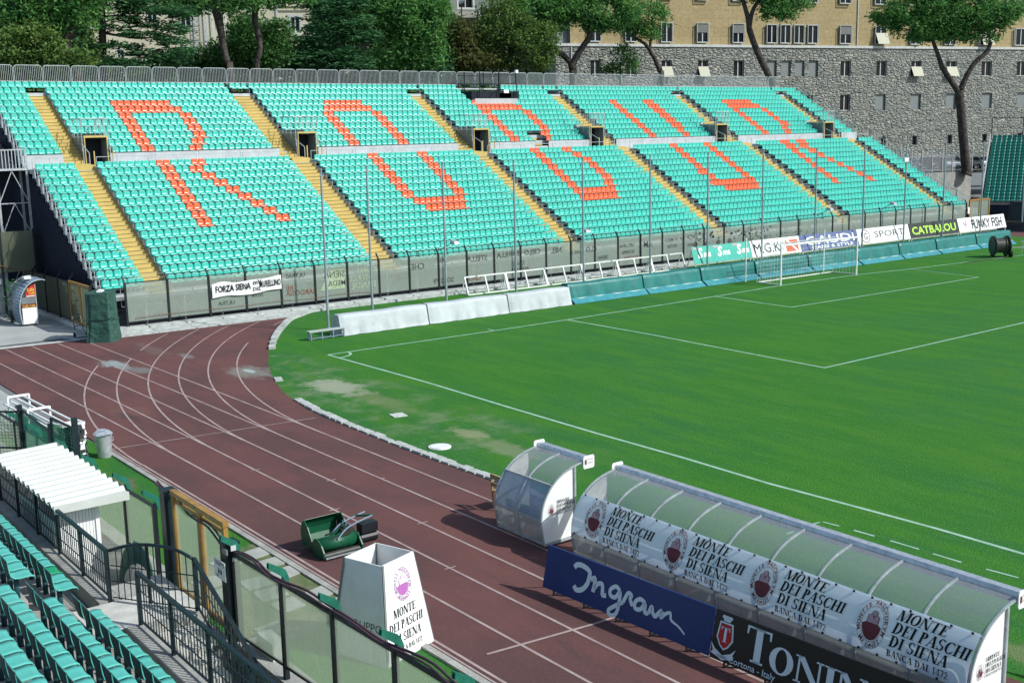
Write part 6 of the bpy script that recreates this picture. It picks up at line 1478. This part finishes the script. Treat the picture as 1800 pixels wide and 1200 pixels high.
tree('broadleaf_tree','dense dark broadleaf tree filling the far left corner behind the barriers',84,[[(40,130,6),(42,90,5),(45,60,4)]],[(30,92,45,36),(85,95,32,30),(10,110,35,22),(60,65,40,22),(105,108,25,18),(150,98,20,20)],'leaf',size=.30,dens=1.0,seed=2,group=G_)
tree('cedar_tree','tall cedar with straight trunk and drooping flat boughs',90,[[(181,130,6.5),(181,90,6),(180,50,6),(179,10,5),(178,-30,4)],[(181,58,2),(215,64,2),(250,68,1.5),(290,62,1)],[(181,80,2),(210,78,1.5),(240,82,1)],[(181,30,2),(220,28,1.5),(260,36,1)]],[(225,34,38,7),(270,42,42,7),(305,52,30,8),(215,82,38,7),(265,96,45,8),(300,102,30,10),(205,5,40,12),(250,0,45,11),(165,25,22,10),(150,78,18,8),(168,100,20,9),(300,72,32,8),(320,88,20,8),(310,20,30,10),(160,8,30,10),(240,18,50,8),(200,50,26,6),(250,60,34,6),(190,110,30,8),(240,112,40,8),(130,55,18,10)],'cedar',size=.30,dens=1.5,long=2.0,seed=3,flat=1,group=G_)
tree('pine_tree','pine with slim leaning trunk in front of the cream facade',93,[[(406,132,6),(400,112,6),(394,88,6),(389,58,6.5),(382,28,7),(374,6,6),(366,-20,5)],[(382,22,4),(400,10,3),(425,3,2.5),(455,-5,2)]],[(340,2,55,13),(420,-2,48,9),(300,12,30,9),(380,-18,70,16),(330,20,24,8),(410,14,40,8),(270,4,40,12)],'pine',size=.32,dens=1.0,long=1.6,seed=4,group=G_)
tree('pine_tree','pine with upright knotted trunk beside the ivy covered tree',95,[[(452,130,5),(455,100,5),(457,80,5),(453,55,5.5),(448,38,5.5),(449,10,5.5),(451,-20,5)]],[(450,-14,45,16),(490,2,22,7),(420,-16,40,10),(520,-8,30,10),(470,14,18,6)],'pine',size=.32,dens=1.0,long=1.6,seed=5,group=G_)
tree('broadleaf_tree','ivy green bushy tree between the two slim pines',99,[[(430,130,4),(432,90,4),(436,60,3)]],[(432,62,32,34),(452,88,34,30),(490,58,26,22),(420,98,36,22),(378,98,30,20),(475,100,35,20),(350,108,28,14)],'ivy',size=.33,dens=1.0,seed=6,group=G_)
tree('cedar_tree','broad dark cedar with layered boughs beside the moulded window',101,[[(592,130,5),(594,90,5),(596,40,5),(598,-20,4)]],[(550,72,40,8),(590,62,42,10),(555,92,48,10),(602,94,34,12),(530,106,44,12),(575,114,48,10),(590,30,48,14),(600,8,50,16),(550,4,30,8),(520,84,26,7),(500,112,30,9),(620,40,36,14),(640,66,30,12),(570,48,34,9),(620,112,40,10)],'cedar',size=.33,dens=1.5,long=2.0,seed=7,flat=1,group=G_)
tree('pine_tree','bright green pine with pale forked trunk behind the barriers',104,[[(636,130,6.5),(634,112,6.5),(633,95,6)],[(633,96,4.5),(630,80,4),(632,64,3),(622,50,2.5),(612,30,2.5),(605,5,2)],[(633,94,5),(641,80,5),(652,69,4.5),(664,65,3.5),(680,70,2.5),(700,78,2)],[(652,69,2.5),(664,50,2),(668,30,1.5)]],[(632,20,46,25),(690,14,44,22),(705,52,36,12),(735,30,40,28),(752,60,30,22),(745,88,36,20),(705,100,46,13),(660,108,44,9),(600,14,36,18),(650,-8,90,16),(728,108,50,10),(675,40,24,10),(770,20,24,26),(720,74,40,14),(610,42,24,12),(690,84,30,10)],'pine','bark_pale',size=.34,dens=1.25,long=1.5,seed=8,group=G_)
tree('broadleaf_tree','rust and green bush between the bright pine and the olive green tree',112,[[(795,130,3),(795,100,3)]],[(785,52,26,22),(812,60,26,24),(800,88,34,22),(790,108,44,12),(840,108,30,12)],'rust_leaf',size=.34,dens=1.0,seed=9,group=G_)
tree('broadleaf_tree','rounded olive green tree left of the stone building',114,[[(900,130,5),(900,90,5),(890,50,4)]],[(872,36,34,36),(850,66,28,30),(902,78,36,34),(940,92,36,26),(855,104,38,16),(958,66,24,24),(910,52,32,28),(880,10,24,14),(925,112,50,10)],'leaf',size=.36,dens=1.25,seed=10,group=G_)
tree('umbrella_pine','dark umbrella pine with Y-shaped trunk before the stone building',117,[[(1008,140,7),(1007,124,7),(1005,112,7)],[(1006,114,5),(990,98,5),(962,82,5),(940,70,4.5),(926,58,4),(915,42,3)],[(1006,114,6),(1014,98,5.5),(1026,80,5),(1036,64,5),(1030,48,4.5),(1022,32,3.5)]],[(930,22,52,34),(990,12,52,26),(1042,22,44,24),(1092,16,40,20),(1072,40,34,13),(962,48,34,14),(1000,-10,110,16),(1045,44,18,8),(915,46,26,16)],'pine',size=.36,dens=1.45,long=1.4,seed=11,group=G_)
tree('umbrella_pine','smaller pine leaning left in front of the stone building',121,[[(1164,142,5),(1160,126,5),(1151,104,4.5),(1142,88,4),(1133,77,3.5),(1118,68,2.5)],[(1144,92,3),(1143,74,3),(1148,50,2.5),(1146,30,2)]],[(1130,22,38,20),(1156,34,18,24),(1110,46,26,12),(1140,58,24,10),(1100,24,24,16)],'pine',size=.36,dens=1.1,long=1.4,seed=12,group=G_)
tree('shrub','grey green olive bush against the rough stone wall',123,[[(1090,140,2),(1090,110,2)]],[(1092,94,24,16),(1075,108,22,16),(1106,112,20,16),(1085,124,34,12)],'ivy',size=.34,dens=.75,seed=13,base=4.8)
tree('umbrella_pine','umbrella pine with long curved forking trunk above the stand',125,[[(1358,160,7),(1352,136,7),(1338,106,7),(1325,76,6.5),(1317,52,6.5)],[(1317,54,5.5),(1314,30,5),(1308,8,4.5),(1300,-20,4)],[(1317,50,5),(1322,22,4.5),(1332,4,4),(1348,-15,3)]],[(1374,12,44,16),(1350,-10,60,14),(1300,-20,60,14),(1388,28,20,7),(1346,22,12,10),(1405,6,18,10)],'pine',size=.38,dens=1.3,long=1.4,seed=14,group=G_)
tree('umbrella_pine','large umbrella pine with dark forked trunk beside the parked cars',128,[[(1699,300,10),(1695,262,9.5),(1690,205,9),(1686,160,9)],[(1686,164,6.5),(1670,140,6),(1656,118,5.5),(1650,100,4.5),(1642,78,4),(1638,66,3)],[(1688,160,6.5),(1698,136,5.5),(1714,110,5),(1734,92,4.5),(1742,74,4)],[(1640,72,2.5),(1620,70,2),(1600,58,1.5)]],[(1572,28,34,22),(1602,46,38,20),(1640,22,42,24),(1656,52,34,16),(1702,32,44,28),(1744,28,42,26),(1622,64,30,8),(1692,60,34,13),(1552,30,20,10),(1772,18,24,16),(1735,66,24,6),(1660,-8,100,16),(1590,8,30,12)],'pine',size=.38,dens=1.45,long=1.4,seed=15,base=4.3,group=G_)
BG_='trees in front of the cream building'
for n_,(bl,m,d) in enumerate((([(15,30,70,60),(30,95,60,40),(80,70,44,40)],'cedar',110),([(120,50,46,46),(140,100,40,30),(95,20,60,30)],'leaf',112),([(440,66,44,34),(425,100,50,28),(468,92,34,34)],'ivy',114),([(575,84,44,34),(600,40,50,40),(545,104,44,22)],'cedar',118),([(665,30,50,40),(655,86,50,40),(700,70,40,40)],'pine',120),([(750,90,36,36),(745,40,40,44),(780,110,40,24)],'cedar',122),)):
    tree('broadleaf_tree' if m in ('leaf','ivy') else 'conifer_tree','dense dark tree behind the front pines, %s from the left in the rear row'%ORD[n_],d,[[(bl[0][0],135,4),(bl[0][0],bl[0][1],3)]],bl,m,size=.46,dens=1.2,seed=90+n_,base=4.9,group=BG_,gap=-.4)
UG='bushes behind the top barriers'
for n_,(px,py,rx,ry,d,m) in enumerate(((-10,116,48,26,96,'leaf'),(62,124,44,16,97,'ivy'),(140,112,34,22,96,'cedar'),(205,120,36,15,98,'leaf'),(268,118,38,16,98,'ivy'),(325,114,30,22,99,'cedar'),(384,112,34,24,101,'cedar'),(440,108,40,28,103,'ivy'),(500,112,38,24,104,'leaf'),(560,108,40,26,106,'cedar'),(620,112,40,22,108,'cedar'),(684,114,40,20,109,'ivy'),(745,110,42,26,110,'cedar'),(806,98,34,36,116,'ivy'),(850,112,40,22,118,'leaf'),(925,114,42,20,119,'leaf'),(30,138,62,17,99,'cedar'),(130,138,62,17,100,'ivy'),(235,138,62,17,101,'cedar'),(345,138,62,17,103,'leaf'),(455,138,62,17,105,'cedar'),(565,138,62,17,107,'ivy'),(675,138,62,17,110,'cedar'),(785,140,62,17,114,'ivy'),(890,142,60,17,118,'cedar'))):
    tree('shrub','dark bush filling the gap behind the top barriers, %s from the left'%ORD[n_],d,[[(px,py+ry+6,2),(px,py,2)]],[(px,py,rx,ry),(px+rx*.5,py+ry*.3,rx*.5,ry*.7)],m,size=.40,dens=.55,seed=60+n_,base=4.9,group=UG)
# ------------------------------------------------------------ parked cars below the stone building
def car(m,label,loc,rz,name='parked_car'):
    root=empty(name,loc,label,'car',None,rz)
    b=MB().use(m); W_=.86
    side=[(-2.0,.30),(-2.05,.62),(-1.95,.88),(-1.2,.95),(-.75,1.40),(.75,1.44),(1.45,1.0),(1.98,.86),(2.05,.55),(2.0,.30)]
    def sec(y,k): return [(x,y*(1 if z<1. else k),z) for x,z in side]
    b.v=sec(-W_,.80)+sec(W_,.80); n=len(side); b.f=[tuple(range(n)),tuple(reversed(range(n,2*n)))]+[(i,n+i,n+(i+1)%n,(i+1)%n) for i in range(n)]; b.m=[0]*len(b.f)
    o=b.build('body',None,root); bv=o.modifiers.new('rounding','BEVEL'); bv.width=.06; bv.segments=2
    b=MB().use('glass_dark'); 
    for s in (-1,1): b.hexa([(-1.0,s*.80,.98),(1.2,s*.80,1.0),(.70,s*.735,1.36),(-.70,s*.735,1.34),(-1.0,s*.84,.98),(1.2,s*.84,1.0),(.70,s*.75,1.37),(-.70,s*.75,1.35)])
    for q in (((-1.19,.99),(-.80,1.36)),((1.42,1.03),(.83,1.39))): (xa,za),(xb,zb)=q; sg=-.02 if xa<0 else .02; b.add([(xa+sg,-.72,za),(xa+sg,.72,za),(xb+sg,.60,zb),(xb+sg,-.60,zb)],[(0,1,2,3)])
    b.build('windows',None,root)
    for x in (-1.3,1.3):
        for s in (-.8,.8): b=MB(); b.tube([(x,s-.1,.31),(x,s+.1,.31)],.31,16); w_=b.build('wheel','tyre',root); b=MB(); b.tube([(x,s+math.copysign(.101,s),.31),(x,s+math.copysign(.11,s),.31)],.18,10); b.build('hub_cap','galv',w_)
    for s in (-.62,.62):
        b=MB(); b.box(1.99,2.06,s-.16,s+.16,.60,.74); b.build('headlight','frame_white',root); b=MB(); b.box(-2.07,-2.0,s-.14,s+.14,.62,.78); b.build('tail_light','crest_red',root)
    b=MB().use('black'); b.box(2.0,2.08,-.75,.75,.34,.50); b.box(-2.09,-2.0,-.75,.75,.34,.5); b.use('white').box(2.082,2.09,-.26,.26,.40,.50); b.build('bumper',None,root)
    return root
rz=math.atan2(-FH.y,-FH.x)
for px,d,m,lab in ((1592,134,'car_dark','dark car parked nearest to the grandstand below the stone building'),(1634,135,'car_dark','dark car with arched roof parked beside the silver one'),(1660,134,'car_silver','silver car parked left of the large pine trunk'),(1688,136,'car_white','pale car half hidden behind the large pine trunk'),(1722,134,'car_silver','silver car parked right of the large pine trunk'),(1552,136,'car_dark','dark car mostly hidden behind the edge of the grandstand')):
    p=sight(px,290,d); car(m,lab,(p.x,p.y,4.32),rz+.15)
car('car_white','white car parked at the left edge beside the coffee kiosk',(-21.2,-11.1,0),math.pi/2)
# retaining wall, its fence and bits between the two stands
A=sight(1545,305,123); B=sight(1708,300,129)
b=MB().use('concrete'); t_=(B-A); t_.z=0; L_=t_.length; t_.normalize(); nn=Vector((t_.y,-t_.x,0))
b.hexa([Vector((A.x,A.y,0)),Vector((B.x,B.y,0)),Vector((B.x,B.y,0))-nn*.4,Vector((A.x,A.y,0))-nn*.4,Vector((A.x,A.y,4.3)),Vector((B.x,B.y,4.3)),Vector((B.x,B.y,4.3))-nn*.4,Vector((A.x,A.y,4.3))-nn*.4]); tag(b.build('retaining_wall'),'stained concrete retaining wall below the parked cars','wall')
rf=empty('terrace_fence',(A.x,A.y,4.3),'grey post fence with clear panes above the concrete retaining wall','fence'); ri=Matrix.Translation((-A.x,-A.y,-4.3)); n=9
for i in range(n+1): p=Vector((A.x,A.y,0))+t_*(L_*i/n); b=MB().use('galv'); b.box(p.x-.05,p.x+.05,p.y-.05,p.y+.05,4.3,6.9); fpart(b,'post',None,rf,ri)
for i in range(n): p=Vector((A.x,A.y,0))+t_*(L_*(i+.03)/n); q=Vector((A.x,A.y,0))+t_*(L_*(i+.97)/n); b=MB().use('clear'); b.add([(p.x,p.y,4.4),(q.x,q.y,4.4),(q.x,q.y,6.2),(p.x,p.y,6.2)],[(0,1,2,3)]); fpart(b,'pane',None,rf,ri)
# railing and posts at the right flank of the grandstand
b=MB().use('galv')
for i,(px,py,h) in enumerate(((1597,300,3.),(1626,322,2.4),(1648,335,2.0),(1663,345,1.6),(1681,352,1.3))):
    p=sight(px,py,119+i*.4); b.bar((p.x,p.y,0),(p.x,p.y,p.z+1.),.06)
    if i: b.bar((p.x,p.y,p.z+1.),(lastp.x,lastp.y,lastp.z+1.),.05)
    lastp=p
tag(b.build('flank_railing'),'thin grey railing stepping down the right flank of the grandstand','railing')
# shaded stand on the far side
RO=Vector((-17.0,80.,0)); U=Vector((.883,.469,0)); V=Vector((-.469,.883,0)); ang=math.atan2(-V.y,-V.x)
rs=empty('side_stand',RO,'shaded stand of dark green seats at the far right','stand'); ri=Matrix.Translation(-RO)
NRW,RUN,RISE,Z0=20,.60,.30,1.75
def rp(u,v,z): p=RO+U*u+V*v; return (p.x,p.y,z)
b=MB().use('concrete')
for i in range(NRW):
    z=Z0+RISE*i; b.hexa([rp(0,i*RUN,z-.5),rp(22,i*RUN,z-.5),rp(22,(i+1)*RUN,z-.5),rp(0,(i+1)*RUN,z-.5),rp(0,i*RUN,z),rp(22,i*RUN,z),rp(22,(i+1)*RUN-.002,z),rp(0,(i+1)*RUN-.002,z)])
fpart(b,'terrace_deck',None,rs,ri)
b=MB().use('navy_sheet'); b.add([rp(-.05,-.1,0),rp(-.05,NRW*RUN,0),rp(-.05,NRW*RUN,Z0+RISE*NRW+.2),rp(-.05,-.1,Z0+.1)],[(0,1,2,3)]); b.use('alu').bar(rp(-.08,-.1,Z0+.25),rp(-.08,NRW*RUN,Z0+RISE*NRW+.4),.08,.45); b.use('navy_sheet').add([rp(0,-.06,0),rp(22,-.06,0),rp(22,-.06,Z0),rp(0,-.06,Z0)],[(0,1,2,3)]); fpart(b,'side_sheeting',None,rs,ri)
b=MB().use('dark')
for q in range(8): p=rp(q*3,NRW*RUN,Z0+RISE*NRW); b.bar(p,(p[0],p[1],p[2]+2.2),.06)
b.bar(rp(0,NRW*RUN,Z0+RISE*NRW+2.2),rp(22,NRW*RUN,Z0+RISE*NRW+2.2),.06); b.bar(rp(0,NRW*RUN,Z0+RISE*NRW+1.2),rp(22,NRW*RUN,Z0+RISE*NRW+1.2),.04); fpart(b,'top_rail',None,rs,ri)
S_=[]
for i in range(NRW):
    for j in range(44):
        if 26<=j<=28: continue
        S_.append(rp(.35+j*.48,i*RUN+.32,Z0+RISE*i))
seat_mass('shaded_seats',S_,'shade_seat','rows of dark green seats in shade on the far right stand',ang)
# scaffold stair tower beside the grandstand
sw=empty('scaffold_tower',(-26.2,-6.4,0),'grey steel scaffold tower with railed platform at the left end of the grandstand','tower'); si=Matrix.Translation((26.2,6.4,0))
x0,x1,y0,y1=-27.0,-25.6,-7.1,-5.45
for x in (x0,x1):
    for y in (y0,y1): b=MB().use('galv'); b.bar((x,y,0),(x,y,9.25),.12); fpart(b,'leg',None,sw,si)
b=MB().use('alu'); b.box(x0-.1,x1+.1,y0-.1,y1+.3,8.02,8.12); fpart(b,'platform',None,sw,si)
b=MB().use('galv')
for q in range(10): y=y0+(y1-y0)*q/9; b.bar((x1,y,8.12),(x1,y,9.2),.045)
for q in range(8): x=x0+(x1-x0)*q/7; b.bar((x,y0,8.12),(x,y0,9.2),.045)
b.bar((x1,y0,9.2),(x1,y1,9.2),.07); b.bar((x0,y0,9.2),(x1,y0,9.2),.07); fpart(b,'platform_rail',None,sw,si)
b=MB().use('galv')
for k_ in range(4):
    za,zb=.6+k_*1.85,.6+(k_+1)*1.85
    b.bar((x1,y0,za),(x1,y1,za),.06); b.bar((x0,y0,za),(x1,y0,za),.06); b.bar((x1,y0,za),(x1,(y0+y1)/2,zb),.045); b.bar((x1,(y0+y1)/2,zb),(x1,y1,za),.045); b.bar((x0,y0,za),(x1,y0,zb),.045)
fpart(b,'bracing',None,sw,si)
b=MB().use('dark'); b.hexa([(-31,-7.0,9.0),(-27.1,-7.0,7.4),(-27.1,-5.6,7.4),(-31,-5.6,9.0),(-31,-7.0,9.9),(-27.1,-7.0,8.3),(-27.1,-5.6,8.3),(-31,-5.6,9.9)]); b.box(-40,-33,-30,-6.2,0,8.8); fpart(b,'sheeted_stair',None,sw,si)
# tall screen behind the kiosk
sc_=empty('screen_panel',(-24.2,-7.,0),'tall olive plexiglass screen on black posts below the scaffold tower','screen'); si=Matrix.Translation((24.2,7.,0))
for y in (-8.6,-7.6,-5.75): b=MB().use('black'); b.box(-24.26,-24.14,y-.06,y+.06,0,4.75); fpart(b,'post',None,sc_,si)
for a,c in ((-12.,-8.67),(-8.53,-7.67),(-7.53,-5.82)): b=MB(); b.box(-24.21,-24.19,a,c,2.35,4.65); fpart(b,'pane','plexi_side',sc_,si)
b=MB().use('dark'); b.box(-24.7,-24.3,-5.7,-5.2,0,4.4); b.use('copper').tube([(-24.1,-8.4,3.0),(-24.1,-7.2,2.6),(-24.1,-6.4,2.35)],.025,5); fpart(b,'dark_backing',None,sc_,si)
tree('shrub','dark potted shrub between the white car and the coffee kiosk',62.5,[[(22,565,2.5),(22,540,2)]],[(22,530,12,22),(26,555,12,10),(18,505,10,10)],'cedar',size=.14,dens=.5,seed=31,base=0,ground=True)
b=MB().use('pale_stone'); b.box(-26,-24.6,-16,-6.3,.0,1.6); b.use('frame_white').box(-24.5,-24.3,-14,-7.4,1.7,2.0); tag(b.build('rubble_wall'),'pale low wall with a white rail behind the coffee kiosk','wall')
# asphalt yard in front of the kiosk
sheet('yard_paving',[(-60,-40),(-60,-6.1),(-13.4,-6.1),(-11.9,-6.7),(-12.3,-7.4),(-13.2,-7.8),(-13.1,-10.7),(-12.6,-13.),(-10,-13.2),(4.9,-13.3),(4.9,-16),(4.9,-40)],.002,'yard')
